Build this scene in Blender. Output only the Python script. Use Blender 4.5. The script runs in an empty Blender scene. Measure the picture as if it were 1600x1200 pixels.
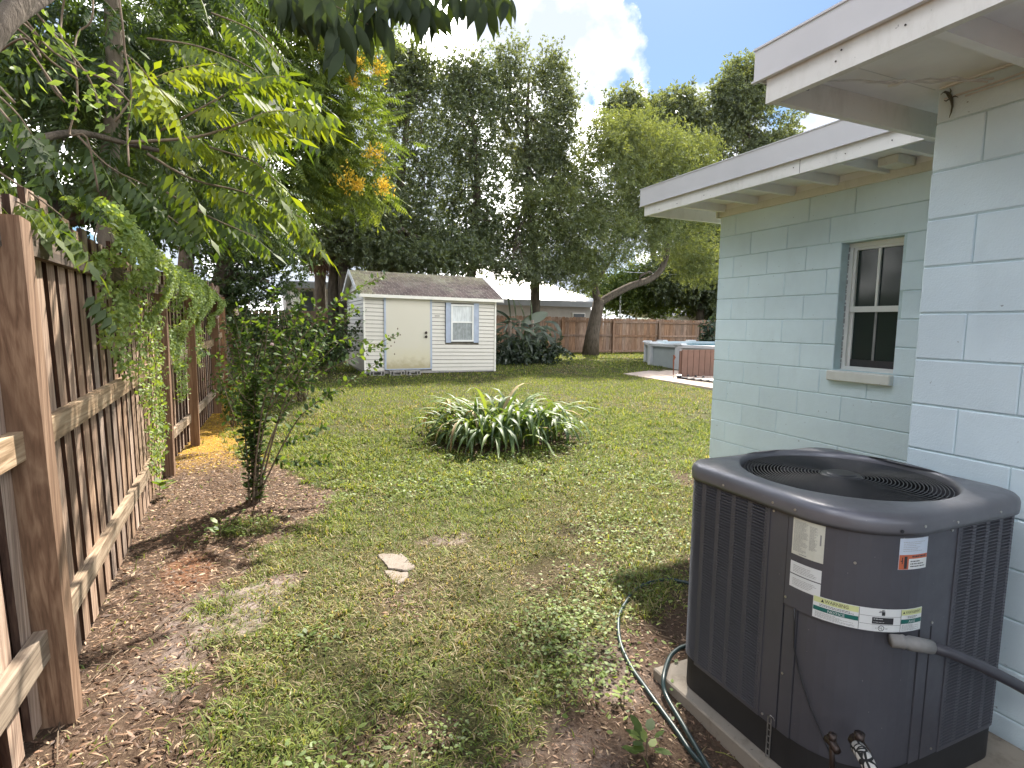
import bpy, math, random
import numpy as np
from mathutils import Matrix, Vector
random.seed(7)
rng = np.random.default_rng(11)
PI = math.pi
R_ = math.radians
sc = bpy.context.scene
col = sc.collection

# ---------------------------------------------------------------- camera
CAM_H = 1.6
B = np.array([[0.9170008828, 0.0316416144, -0.3976282046],
              [-0.3987067076, 0.1025245819, -0.9113296173],
              [0.0119307252, 0.9942270959, 0.1066308561]])
cam = bpy.data.cameras.new('camera')
cam_o = bpy.data.objects.new('camera', cam)
col.objects.link(cam_o)
cam.sensor_width = 36.0
cam.lens = 880.0 / 1600.0 * 36.0
cam.clip_start = 0.05
cam.clip_end = 2000
M4 = Matrix(((B[0][0], B[0][1], B[0][2], 0), (B[1][0], B[1][1], B[1][2], 0), (B[2][0], B[2][1], B[2][2], CAM_H), (0, 0, 0, 1)))
cam_o.matrix_world = M4
sc.camera = cam_o

# ---------------------------------------------------------------- sky and sun
SUN_AZ, SUN_EL = R_(38), R_(50)          # azimuth from +Y towards +X
w = bpy.data.worlds.new('World')
sc.world = w
w.use_nodes = True
nt = w.node_tree
for n in list(nt.nodes): nt.nodes.remove(n)
def N(tree, t, **kw):
    n = tree.nodes.new(t)
    for k, v in kw.items():
        if k.startswith('i_'): n.inputs[k[2:].replace('_', ' ')].default_value = v
        else: setattr(n, k, v)
    return n
def math_(tree, op, a=None, b=None, clamp=False):
    n = tree.nodes.new('ShaderNodeMath'); n.operation = op; n.use_clamp = clamp
    for k, v in ((0, a), (1, b)):
        if v is None: continue
        if isinstance(v, (int, float)): n.inputs[k].default_value = v
        else: tree.links.new(v, n.inputs[k])
    return n.outputs[0]
def ramp(tree, fac, stops, mode='LINEAR'):
    n = tree.nodes.new('ShaderNodeValToRGB'); n.color_ramp.interpolation = mode
    el = n.color_ramp.elements
    while len(el) < len(stops): el.new(0.5)
    for e, (p, c) in zip(el, stops):
        e.position = p
        e.color = (c, c, c, 1) if isinstance(c, (int, float)) else (*c, 1)
    tree.links.new(fac, n.inputs[0])
    return n.outputs[0]
def mixc(tree, fac, a, b, blend='MIX'):
    n = tree.nodes.new('ShaderNodeMix'); n.data_type = 'RGBA'; n.blend_type = blend
    for k, v in ((0, fac), (6, a), (7, b)):
        if isinstance(v, (int, float)): n.inputs[k].default_value = v
        elif isinstance(v, tuple): n.inputs[k].default_value = (*v, 1) if len(v) == 3 else v
        else: tree.links.new(v, n.inputs[k])
    return n.outputs[2]
SKY_STRENGTH = 0.05
sky = N(nt, 'ShaderNodeTexSky', sky_type='NISHITA')
sky.sun_disc = False
sky.sun_elevation = SUN_EL
sky.sun_rotation = SUN_AZ
sky.air_density = 1.0; sky.dust_density = 0.6; sky.ozone_density = 1.4
bg = N(nt, 'ShaderNodeBackground', i_Strength=SKY_STRENGTH)
out = N(nt, 'ShaderNodeOutputWorld')
tc = N(nt, 'ShaderNodeTexCoord')
def cdir(px, py):
    d = B @ np.array([px - 800, -(py - 600), -880.0]); return d / np.linalg.norm(d)
nz = N(nt, 'ShaderNodeTexNoise', i_Scale=5.0, i_Detail=9.0, i_Roughness=0.58)
nt.links.new(tc.outputs['Generated'], nz.inputs['Vector'])
nz2 = N(nt, 'ShaderNodeTexNoise', i_Scale=1.6, i_Detail=4.0, i_Roughness=0.5)
nt.links.new(tc.outputs['Generated'], nz2.inputs['Vector'])
def lobe(dirv, r_in, r_out):
    n = nt.nodes.new('ShaderNodeVectorMath'); n.operation = 'DOT_PRODUCT'
    nt.links.new(tc.outputs['Generated'], n.inputs[0]); n.inputs[1].default_value = tuple(dirv)
    m = nt.nodes.new('ShaderNodeMapRange')
    nt.links.new(n.outputs['Value'], m.inputs[0])
    m.inputs[1].default_value = math.cos(R_(r_out)); m.inputs[2].default_value = math.cos(R_(r_in))
    m.inputs[3].default_value = 0; m.inputs[4].default_value = 1
    return m.outputs[0]
l1 = lobe(cdir(790, 60), 6, 15)
l2 = lobe(cdir(700, 250), 6, 22)
l3 = lobe(cdir(865, 70), 2, 8.3)
l4 = lobe(cdir(500, 420), 8, 26)
l5 = lobe(cdir(1085, 215), 0, 5.0)
l6 = lobe(cdir(860, 330), 4, 18)
mx = math_(nt, 'MAXIMUM', math_(nt, 'MAXIMUM', l1, l2), math_(nt, 'MAXIMUM', math_(nt, 'MAXIMUM', l3, l5), math_(nt, 'MAXIMUM', l4, l6)))
blue_hole = lobe(cdir(1080, 60), 6, 13)
blue_hole2 = lobe(cdir(612, 15), 0.2, 5.0)
# general broken cumulus everywhere else
gen = ramp(nt, nz2.outputs[0], [(0.42, 0.0), (0.56, 0.85)])
body = math_(nt, 'MAXIMUM', mx, math_(nt, 'MULTIPLY', gen, math_(nt, 'SUBTRACT', 1.0, blue_hole)))
body = math_(nt, 'SUBTRACT', body, math_(nt, 'MULTIPLY', blue_hole2, .55))
edge = math_(nt, 'ADD', body, math_(nt, 'MULTIPLY', math_(nt, 'SUBTRACT', nz.outputs[0], 0.5), 2.6))
mask = ramp(nt, edge, [(0.44, 0.0), (0.60, 1.0)])
nz3 = N(nt, 'ShaderNodeTexNoise', i_Scale=7.0, i_Detail=7.0, i_Roughness=0.55)
mp = N(nt, 'ShaderNodeMapping'); mp.inputs['Location'].default_value = (3.1, 1.7, 0.4)
nt.links.new(tc.outputs['Generated'], mp.inputs['Vector']); nt.links.new(mp.outputs[0], nz3.inputs['Vector'])
ccol = ramp(nt, nz3.outputs[0], [(0.38, (3.6, 3.95, 4.6)), (0.48, (5.0, 5.4, 6.0)), (0.56, (32, 32, 32)), (0.66, (72, 71, 69))])
skyc = mixc(nt, 1.0, sky.outputs[0], (.44, .53, .59), 'MULTIPLY')
fin = mixc(nt, mask, skyc, ccol)
nt.links.new(fin, bg.inputs['Color']); nt.links.new(bg.outputs[0], out.inputs['Surface'])

sd = bpy.data.lights.new('sun', 'SUN')
sd.energy = 3.0; sd.angle = R_(1.0); sd.color = (1.0, 0.93, 0.82)
sun = bpy.data.objects.new('sun', sd); col.objects.link(sun)
S = Vector((math.sin(SUN_AZ) * math.cos(SUN_EL), math.cos(SUN_AZ) * math.cos(SUN_EL), math.sin(SUN_EL)))
sun.rotation_euler = S.to_track_quat('Z', 'Y').to_euler()
sun.location = (20, 30, 40)
sc.view_settings.view_transform = 'Standard'
sc.view_settings.look = 'None'
sc.view_settings.exposure = 2.3
sc.view_settings.gamma = 1.0
sc.view_settings.use_curve_mapping = False
cy = sc.cycles
cy.max_bounces = 6; cy.diffuse_bounces = 4; cy.glossy_bounces = 3; cy.transmission_bounces = 5
cy.transparent_max_bounces = 6; cy.caustics_reflective = False; cy.caustics_refractive = False
try: cy.use_denoising = True
except Exception: pass

# ---------------------------------------------------------------- geometry of view (design helper) and ground height
def ray(px, py): return B @ np.array([px - 800.0, -(py - 600.0), -880.0])
def G(x, y):
    z = np.interp(y, [6, 21], [0, .37])
    return z - .10 * np.exp(-((x - 1.9) ** 2 / 1.0 + (y - 1.2) ** 2 / 2.2))
def at(px, py, Y):                                  # the point of the place seen at that pixel, Y metres down the yard
    d = ray(px, py); p = d * (Y / d[1]); return np.array([p[0], p[1], p[2] + CAM_H])
def atx(px, py, X):
    d = ray(px, py); p = d * (X / d[0]); return np.array([p[0], p[1], p[2] + CAM_H])
def atg(px, py):
    z = 0.0; d = ray(px, py)
    for _ in range(50):
        t = (z - CAM_H) / d[2]; z = float(G(d[0] * t, d[1] * t))
    return np.array([d[0] * t, d[1] * t, z])

# ---------------------------------------------------------------- mesh helpers
def link(o, parent=None):
    col.objects.link(o)
    if parent is not None: o.parent = parent
    return o
def np_mesh(name, V, F, mat, parent=None, attrs=None, smooth=False):
    """V (n,3); F (m,3) or (m,4) int array or list of such arrays. Vertices are in world space and made local to the parent."""
    V = np.asarray(V, dtype=np.float32)
    if parent is not None:
        V = V - np.array(world_loc(parent), dtype=np.float32)
    Fs = F if isinstance(F, list) else [F]
    Fs = [np.asarray(f, dtype=np.int32) for f in Fs if len(f)]
    me = bpy.data.meshes.new(name)
    me.vertices.add(len(V)); me.vertices.foreach_set('co', V.ravel())
    loops = np.concatenate([f.ravel() for f in Fs])
    sizes = np.concatenate([np.full(len(f), f.shape[1], dtype=np.int32) for f in Fs])
    starts = np.concatenate([[0], np.cumsum(sizes)[:-1]]).astype(np.int32)
    me.loops.add(len(loops)); me.loops.foreach_set('vertex_index', loops)
    me.polygons.add(len(sizes)); me.polygons.foreach_set('loop_start', starts); me.polygons.foreach_set('loop_total', sizes)
    if smooth: me.polygons.foreach_set('use_smooth', np.ones(len(sizes), dtype=bool))
    if attrs:
        for k, a in attrs.items():
            at_ = me.attributes.new(k, 'FLOAT', 'POINT'); at_.data.foreach_set('value', np.asarray(a, dtype=np.float32))
    me.update(calc_edges=True)
    if mat is not None: me.materials.append(mat)
    o = bpy.data.objects.new(name, me)
    return link(o, parent)
_wl = {}
def world_loc(o):
    l = Vector((0, 0, 0))
    while o is not None:
        l = l + o.location; o = o.parent
    return l
class MB:
    def __init__(s): s.v = []; s.f = []
    def add(s, V, F):
        o = len(s.v); s.v += [tuple(p) for p in V]; s.f += [tuple(i + o for i in f) for f in F]; return s
    def box(s, x0, x1, y0, y1, z0, z1):
        V = [(x0, y0, z0), (x1, y0, z0), (x1, y1, z0), (x0, y1, z0), (x0, y0, z1), (x1, y0, z1), (x1, y1, z1), (x0, y1, z1)]
        return s.add(V, [(0, 3, 2, 1), (4, 5, 6, 7), (0, 1, 5, 4), (1, 2, 6, 5), (2, 3, 7, 6), (3, 0, 4, 7)])
    def hexa(s, bottom, top):        # two quads of four points each (counter-clockwise from above)
        return s.add(list(bottom) + list(top), [(0, 3, 2, 1), (4, 5, 6, 7), (0, 1, 5, 4), (1, 2, 6, 5), (2, 3, 7, 6), (3, 0, 4, 7)])
    def tube(s, P, r, k=8, cap=True):
        P = [np.array(p, float) for p in P]
        n = len(P)
        if not hasattr(r, '__len__'): r = [r] * n
        up = None; rings = []
        for i in range(n):
            t = P[min(i + 1, n - 1)] - P[max(i - 1, 0)]; t = t / (np.linalg.norm(t) + 1e-9)
            if up is None:
                a = np.array([0, 0, 1.0]) if abs(t[2]) < 0.9 else np.array([1.0, 0, 0])
            else: a = up
            u = a - t * a.dot(t); u /= np.linalg.norm(u) + 1e-9; up = u
            v = np.cross(t, u)
            rings.append([P[i] + r[i] * (math.cos(2 * PI * j / k) * u + math.sin(2 * PI * j / k) * v) for j in range(k)])
        V = [p for rg in rings for p in rg]
        F = [(i * k + j, i * k + (j + 1) % k, (i + 1) * k + (j + 1) % k, (i + 1) * k + j) for i in range(n - 1) for j in range(k)]
        if cap: F += [tuple(reversed(range(k))), tuple((n - 1) * k + j for j in range(k))]
        return s.add(V, F)
    def build(s, name, mat, parent=None, smooth=False, kind=None, label=None):
        pl = world_loc(parent) if parent is not None else Vector((0, 0, 0))
        me = bpy.data.meshes.new(name)
        me.from_pydata([(p[0] - pl[0], p[1] - pl[1], p[2] - pl[2]) for p in s.v], [], s.f)
        if smooth: me.polygons.foreach_set('use_smooth', [True] * len(me.polygons))
        me.materials.append(mat); me.update()
        o = bpy.data.objects.new(name, me); link(o, parent)
        if kind: o['kind'] = kind
        if label: o['label'] = label
        return o
def thing(name, label, cat, loc=(0, 0, 0), group=None):
    o = bpy.data.objects.new(name, None); o.empty_display_size = 0.1
    o.location = tuple(float(v) for v in loc); col.objects.link(o)
    o['label'] = label; o['category'] = cat
    if group: o['group'] = group
    return o
def tag(o, label, cat, group=None):
    o['label'] = label; o['category'] = cat
    if group: o['group'] = group
    return o
def bevel_box(x0, x1, y0, y1, z0, z1, b):
    """box with all edges chamfered by b"""
    V = []; idx = {}
    def vert(p):
        p = tuple(round(q, 6) for q in p)
        if p not in idx: idx[p] = len(V); V.append(p)
        return idx[p]
    X = (x0, x1); Y = (y0, y1); Z = (z0, z1)
    c = {}
    for i in (0, 1):
        for j in (0, 1):
            for k in (0, 1):
                sx, sy, sz = (1 if i == 0 else -1), (1 if j == 0 else -1), (1 if k == 0 else -1)
                c[i, j, k] = (vert((X[i], Y[j] + sy * b, Z[k] + sz * b)), vert((X[i] + sx * b, Y[j], Z[k] + sz * b)), vert((X[i] + sx * b, Y[j] + sy * b, Z[k])))
    F = []
    for a in (0, 1):
        F.append([c[a, 0, 0][0], c[a, 1, 0][0], c[a, 1, 1][0], c[a, 0, 1][0]])
        F.append([c[0, a, 0][1], c[1, a, 0][1], c[1, a, 1][1], c[0, a, 1][1]])
        F.append([c[0, 0, a][2], c[1, 0, a][2], c[1, 1, a][2], c[0, 1, a][2]])
    for i in (0, 1):
        for j in (0, 1):
            F.append([c[i, j, 0][0], c[i, j, 1][0], c[i, j, 1][1], c[i, j, 0][1]])
            F.append([c[i, 0, j][0], c[i, 1, j][0], c[i, 1, j][2], c[i, 0, j][2]])
            F.append([c[0, i, j][1], c[1, i, j][1], c[1, i, j][2], c[0, i, j][2]])
            for k in (0, 1): F.append(list(c[i, j, k]))
    # orient outwards
    ctr = np.array([(x0 + x1) / 2, (y0 + y1) / 2, (z0 + z1) / 2]); A = np.array(V); out_ = []
    for f in F:
        p = A[f]; n = np.cross(p[1] - p[0], p[2] - p[0])
        out_.append(tuple(f) if n.dot(p.mean(0) - ctr) > 0 else tuple(reversed(f)))
    return V, out_

# value noise, the same for ground colour, ground relief and grass
def vnoise(x, y, s, seed=0):
    x = np.asarray(x, float) * s + 131.7 * seed; y = np.asarray(y, float) * s + 57.3 * seed
    xi = np.floor(x); yi = np.floor(y); fx = x - xi; fy = y - yi
    fx = fx * fx * (3 - 2 * fx); fy = fy * fy * (3 - 2 * fy)
    def h(a, b):
        v = np.sin(a * 127.1 + b * 311.7 + seed * 17.0) * 43758.5453
        return v - np.floor(v)
    return (h(xi, yi) * (1 - fx) + h(xi + 1, yi) * fx) * (1 - fy) + (h(xi, yi + 1) * (1 - fx) + h(xi + 1, yi + 1) * fx) * fy
def fbm(x, y, s, seed=0, o=4):
    t = 0; a = 1; n = 0
    for i in range(o):
        t = t + a * vnoise(x, y, s * 2 ** i, seed + i); n += a; a *= .55
    return t / n

# ---------------------------------------------------------------- materials
def new_mat(name):
    m = bpy.data.materials.new(name); m.use_nodes = True
    t = m.node_tree; b = t.nodes['Principled BSDF']
    return m, t, b
def noise(t, scale, detail=5, rough=0.6, coord='Object', stretch=None, dist=0.0):
    c = t.nodes.new('ShaderNodeTexCoord'); n = N(t, 'ShaderNodeTexNoise', i_Scale=scale, i_Detail=detail, i_Roughness=rough, i_Distortion=dist)
    src = c.outputs[coord]
    if stretch:
        mp_ = t.nodes.new('ShaderNodeMapping'); mp_.inputs['Scale'].default_value = stretch
        t.links.new(src, mp_.inputs['Vector']); src = mp_.outputs[0]
    t.links.new(src, n.inputs['Vector'])
    return n.outputs[0]
def bump(t, b, height, strength=0.3, dist=0.01):
    n = t.nodes.new('ShaderNodeBump'); n.inputs['Strength'].default_value = strength; n.inputs['Distance'].default_value = dist
    t.links.new(height, n.inputs['Height']); t.links.new(n.outputs[0], b.inputs['Normal'])
def simple(name, c, rough=0.6, var=0.12, scale=3.0, metal=0.0, bstr=0.0, bscale=60, spec=0.5, stretch=None, bdist=0.004):
    m, t, b = new_mat(name)
    f = noise(t, scale, stretch=stretch)
    hi = tuple(min(1, v * (1 + var)) for v in c); lo = tuple(v * (1 - var) for v in c)
    t.links.new(ramp(t, f, [(0.3, lo), (0.7, hi)]), b.inputs['Base Color'])
    b.inputs['Roughness'].default_value = rough; b.inputs['Metallic'].default_value = metal
    b.inputs['Specular IOR Level'].default_value = spec
    if bstr: bump(t, b, noise(t, bscale, stretch=stretch), bstr, bdist)
    return m
def rand(t):
    return t.nodes.new('ShaderNodeObjectInfo').outputs['Random']
def wood(name, lo, mid, hi, axis='Z', grain=1.0, spread=0.28, grey=0.0):
    m, t, b = new_mat(name)
    st = {'Z': (1, 1, .045), 'Y': (1, .045, 1), 'X': (.045, 1, 1)}[axis]
    c = t.nodes.new('ShaderNodeTexCoord'); r = rand(t)
    ad = t.nodes.new('ShaderNodeVectorMath'); ad.operation = 'ADD'
    cb = t.nodes.new('ShaderNodeCombineXYZ')
    k = math_(t, 'MULTIPLY', r, 37.0)
    for i in range(3): t.links.new(k, cb.inputs[i])
    t.links.new(c.outputs['Object'], ad.inputs[0]); t.links.new(cb.outputs[0], ad.inputs[1])
    mp_ = t.nodes.new('ShaderNodeMapping'); mp_.inputs['Scale'].default_value = st
    t.links.new(ad.outputs[0], mp_.inputs['Vector'])
    n1 = N(t, 'ShaderNodeTexNoise', i_Scale=70 * grain, i_Detail=6, i_Roughness=.65, i_Distortion=.6); t.links.new(mp_.outputs[0], n1.inputs['Vector'])
    n2 = N(t, 'ShaderNodeTexNoise', i_Scale=9 * grain, i_Detail=3, i_Roughness=.5, i_Distortion=1.5); t.links.new(mp_.outputs[0], n2.inputs['Vector'])
    # rings: cathedral figure
    wv = math_(t, 'SINE', math_(t, 'MULTIPLY', n2.outputs[0], 34.0)); wv = math_(t, 'ADD', math_(t, 'MULTIPLY', wv, .5), .5)
    f = math_(t, 'ADD', math_(t, 'MULTIPLY', n1.outputs[0], .76), math_(t, 'MULTIPLY', wv, .22))
    cc = ramp(t, f, [(0.28, lo), (0.5, mid), (0.72, hi)])
    n3 = N(t, 'ShaderNodeTexNoise', i_Scale=2.3, i_Detail=4); t.links.new(ad.outputs[0], n3.inputs['Vector'])
    cc = mixc(t, ramp(t, n3.outputs[0], [(0.42, 0.0), (0.7, 0.55)]), cc, tuple(v * .62 for v in mid))
    # knots
    vo = N(t, 'ShaderNodeTexVoronoi', i_Scale=2.6); mk = t.nodes.new('ShaderNodeMapping'); s2 = {'Z': (1.6, 1.6, 1.0), 'Y': (1.6, 1.0, 1.6), 'X': (1, 1.6, 1.6)}[axis]
    mk.inputs['Scale'].default_value = s2; t.links.new(ad.outputs[0], mk.inputs['Vector']); t.links.new(mk.outputs[0], vo.inputs['Vector'])
    kn = ramp(t, vo.outputs['Distance'], [(0.045, 1.0), (0.085, 0.0)])
    cc = mixc(t, math_(t, 'MULTIPLY', kn, .8), cc, tuple(v * .35 for v in lo))
    # board-to-board value
    hs = t.nodes.new('ShaderNodeHueSaturation'); t.links.new(cc, hs.inputs['Color'])
    t.links.new(math_(t, 'ADD', math_(t, 'MULTIPLY', r, spread * 2), 1 - spread), hs.inputs['Value'])
    t.links.new(math_(t, 'ADD', math_(t, 'MULTIPLY', math_(t, 'FRACT', math_(t, 'MULTIPLY', r, 7.3)), .4), .85), hs.inputs['Saturation'])
    t.links.new(hs.outputs[0], b.inputs['Base Color'])
    b.inputs['Roughness'].default_value = .85; b.inputs['Specular IOR Level'].default_value = .25
    bump(t, b, f, .5, .004)
    return m
def leafmat(name, stops, trans=0.45, rough=0.4, gloss=0.09, tcol=None):
    """leaf colour runs over the per-leaf attribute 'tint'"""
    m = bpy.data.materials.new(name); m.use_nodes = True; t = m.node_tree
    for n in list(t.nodes): t.nodes.remove(n)
    a = t.nodes.new('ShaderNodeAttribute'); a.attribute_name = 'tint'
    c = ramp(t, a.outputs['Fac'], stops)
    d = t.nodes.new('ShaderNodeBsdfDiffuse'); t.links.new(c, d.inputs[0])
    tr = t.nodes.new('ShaderNodeBsdfTranslucent')
    tcx = mixc(t, 1.0, c, tcol or (1.9, 1.75, 0.5), 'MULTIPLY'); t.links.new(tcx, tr.inputs[0])
    mx_ = t.nodes.new('ShaderNodeMixShader'); mx_.inputs[0].default_value = trans
    t.links.new(d.outputs[0], mx_.inputs[1]); t.links.new(tr.outputs[0], mx_.inputs[2])
    g = t.nodes.new('ShaderNodeBsdfGlossy'); g.inputs['Roughness'].default_value = rough; g.inputs['Color'].default_value = (1, 1, 1, 1)
    m2 = t.nodes.new('ShaderNodeMixShader'); m2.inputs[0].default_value = gloss
    t.links.new(mx_.outputs[0], m2.inputs[1]); t.links.new(g.outputs[0], m2.inputs[2])
    o = t.nodes.new('ShaderNodeOutputMaterial'); t.links.new(m2.outputs[0], o.inputs[0])
    return m

M = {}
M['post'] = wood('post_wood', (.125, .064, .034), (.215, .118, .064), (.33, .205, .12), 'Z', 1.0, .10)
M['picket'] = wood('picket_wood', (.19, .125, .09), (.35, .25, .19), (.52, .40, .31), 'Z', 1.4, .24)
M['picket_shade'] = wood('shaded_picket_wood', (.04, .02, .014), (.075, .04, .027), (.12, .068, .045), 'Z', 1.4, .2)  # shade between the boards put into the wood colour
M['rail'] = wood('rail_wood', (.18, .125, .08), (.33, .245, .17), (.48, .385, .285), 'Y', 1.1, .12)
M['rail_dark'] = wood('weathered_rail_wood', (.07, .055, .045), (.15, .115, .09), (.26, .205, .165), 'Y', 1.1, .1)
M['farwood'] = wood('far_fence_wood', (.15, .09, .06), (.27, .175, .125), (.38, .27, .20), 'Z', 1.0, .2)
M['bark'] = simple('bark', (.10, .08, .062), .95, .45, 14, bstr=.9, bscale=40, stretch=(1, 1, .3), spec=.2, bdist=.02)
M['bark_pale'] = simple('pale_bark', (.19, .155, .12), .95, .4, 12, bstr=.8, bscale=35, stretch=(1, 1, .4), spec=.2, bdist=.02)
M['twig'] = simple('twig', (.16, .12, .085), .9, .3, 20, spec=.2)
# painted block
def blockmat(name, c):
    m, t, b = new_mat(name)
    r = rand(t)
    def noise(t, scale, detail=5, rough=0.6, stretch=None):
        g_ = t.nodes.new('ShaderNodeNewGeometry'); n = N(t, 'ShaderNodeTexNoise', i_Scale=scale, i_Detail=detail, i_Roughness=rough); src = g_.outputs['Position']
        if stretch:
            mp_ = t.nodes.new('ShaderNodeMapping'); mp_.inputs['Scale'].default_value = stretch; t.links.new(src, mp_.inputs['Vector']); src = mp_.outputs[0]
        t.links.new(src, n.inputs['Vector']); return n.outputs[0]
    f = noise(t, 1.1, 5)
    cc = ramp(t, f, [(0.3, tuple(v * .90 for v in c)), (0.7, tuple(min(1, v * 1.07) for v in c))])
    sp = noise(t, 38, 2, .5)
    cc = mixc(t, ramp(t, sp, [(0.75, 0.0), (0.775, .8)]), cc, tuple(v * .35 for v in c))
    st = noise(t, 5, 6, .7, stretch=(1, 1, .35))
    cc = mixc(t, ramp(t, st, [(0.55, 0.0), (0.85, .35)]), cc, tuple(v * .75 for v in c))
    hs = t.nodes.new('ShaderNodeHueSaturation'); t.links.new(cc, hs.inputs['Color'])
    t.links.new(math_(t, 'ADD', math_(t, 'MULTIPLY', r, .08), .96), hs.inputs['Value'])
    t.links.new(hs.outputs[0], b.inputs['Base Color'])
    b.inputs['Roughness'].default_value = .6
    h = math_(t, 'ADD', noise(t, 140, 3, .6), math_(t, 'MULTIPLY', noise(t, 24, 3, .5), 1.2))
    bump(t, b, h, .45, .004)
    return m
M['block'] = blockmat('painted_block', (.67, .79, .86))
M['mortar'] = simple('painted_mortar', (.52, .64, .67), .7, .12, 8, bstr=.5, bscale=90)
M['white'] = simple('white_paint', (.76, .755, .74), .5, .05, 6, bstr=.15, bscale=50)
M['fascia'] = simple('fascia_metal', (.60, .585, .60), .4, .04, 2, bstr=.05, bscale=14)
def dirty(name, c, dirt, scale=9, amount=.5, rough=.6, stretch=(1, 1, .4)):
    m, t, b = new_mat(name)
    f = noise(t, scale, 7, .7, stretch=stretch)
    f2 = noise(t, 60, 2, .5)
    cc = mixc(t, ramp(t, f, [(0.5, 0.0), (0.78, amount)]), c, dirt)
    cc = mixc(t, ramp(t, f2, [(0.72, 0.0), (0.76, .6)]), cc, tuple(v * .3 for v in dirt))
    t.links.new(cc, b.inputs['Base Color']); b.inputs['Roughness'].default_value = rough
    bump(t, b, noise(t, 45, 4), .2, .003)
    return m
M['trim'] = dirty('old_white_trim', (.74, .72, .69), (.45, .42, .37))
M['soffit'] = simple('soffit_paint', (.84, .82, .83), .7, .05, 4, bstr=.2, bscale=40)
M['rooftop'] = simple('roof_membrane', (.30, .29, .28), .9, .2, 3)
def acmat(name, c, rough, metal=.35):
    m, t, b = new_mat(name)
    f = noise(t, 3.5, 5)
    cc = ramp(t, f, [(0.3, tuple(v * .88 for v in c)), (0.7, tuple(v * 1.1 for v in c))])
    sp = noise(t, 75, 2, .5)
    cc = mixc(t, ramp(t, sp, [(0.755, 0.0), (0.78, .5)]), cc, (.45, .42, .40))
    t.links.new(cc, b.inputs['Base Color'])
    t.links.new(ramp(t, noise(t, 9, 6, .7), [(0.3, rough * .8), (0.7, rough * 1.3)]), b.inputs['Roughness'])
    b.inputs['Metallic'].default_value = metal
    bump(t, b, noise(t, 8, 3), .06, .01)
    return m
M['ac'] = acmat('grey_cabinet_paint', (.10, .10, .118), .45)
M['ac_cap'] = acmat('grey_lid_paint', (.155, .155, .175), .36)
M['ac_dark'] = simple('black_base_plastic', (.018, .017, .018), .7, .2, 8)
M['black'] = simple('black_coated_wire', (.022, .023, .028), .38, .1, 8)
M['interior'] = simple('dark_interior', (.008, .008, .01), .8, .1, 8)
M['screw'] = simple('zinc_screw', (.55, .53, .5), .35, .1, 20, metal=.8)
M['galv'] = simple('galvanised_strap', (.32, .31, .30), .45, .25, 40, metal=.6)
M['paper'] = simple('white_label', (.72, .74, .74), .4, .03, 10)
M['paper_cream'] = simple('cream_label', (.62, .62, .54), .45, .06, 30)
M['paper_yellow'] = simple('yellow_label', (.62, .66, .32), .45, .05, 20)
M['paper_green'] = simple('green_label', (.01, .13, .11), .45, .05, 20)
M['paper_orange'] = simple('orange_label', (.52, .13, .06), .45, .05, 20)
M['paper_blue'] = simple('blue_white_label', (.56, .63, .74), .45, .04, 30)
M['ink'] = simple('black_print', (.03, .03, .035), .5, .05, 20)
M['ink_grey'] = simple('grey_print', (.27, .27, .27), .5, .1, 60)
M['concrete'] = dirty('concrete', (.27, .235, .195), (.11, .08, .055), 10, .85, .9, None)
M['stone'] = dirty('stepping_stone', (.22, .185, .155), (.11, .085, .065), 30, .9, .9, None)
M['hose'] = simple('dark_green_hose', (.022, .042, .045), .36, .15, 20)
M['conduit'] = simple('grey_conduit', (.055, .055, .068), .45, .08, 20)
M['pvc'] = simple('grey_connector', (.24, .235, .23), .6, .1, 30)
M['frame_white'] = simple('window_vinyl', (.74, .73, .70), .45, .04, 8)
M['sill'] = dirty('window_sill', (.70, .70, .67), (.5, .49, .45), 10, .4)
M['caulk'] = dirty('old_caulk', (.35, .36, .36), (.10, .09, .09), 30, .9)
M['pane'], t_, b_ = new_mat('window_glass')
b_.inputs['Base Color'].default_value = (.025, .035, .032, 1); b_.inputs['Roughness'].default_value = .12; b_.inputs['Specular IOR Level'].default_value = .22
M['screen'] = simple('insect_screen', (.035, .032, .034), .55, .15, 40)
M['blind'] = simple('pale_blind', (.12, .15, .135), .7, .08, 5)
M['siding'] = dirty('cream_siding', (.62, .585, .52), (.52, .50, .40), 5, .5, .55, (1, 1, .5))
M['lap'] = simple('shadow_lap_gap', (.16, .145, .12), .9, .3, 8)  # shadow line under each siding board, put into the core colour
M['siding_trim'] = simple('siding_trim', (.78, .75, .68), .55, .05, 6)
M['blue_trim'] = simple('blue_trim', (.38, .43, .53), .6, .1, 8)
def doormat():
    m, t, b = new_mat('shed_door_paint')
    c = t.nodes.new('ShaderNodeTexCoord'); sx = t.nodes.new('ShaderNodeSeparateXYZ'); t.links.new(c.outputs['Object'], sx.inputs[0])
    h = math_(t, 'ADD', sx.outputs['Z'], math_(t, 'MULTIPLY', math_(t, 'SUBTRACT', noise(t, 5, 6, .7), .5), .55))
    cc = ramp(t, math_(t, 'MULTIPLY', h, .5), [(0.10, (.42, .36, .22)), (0.22, (.60, .55, .40)), (0.42, (.60, .56, .46)), (1.0, (.61, .57, .48))])
    t.links.new(cc, b.inputs['Base Color']); b.inputs['Roughness'].default_value = .6
    return m
M['door'] = doormat()
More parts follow.
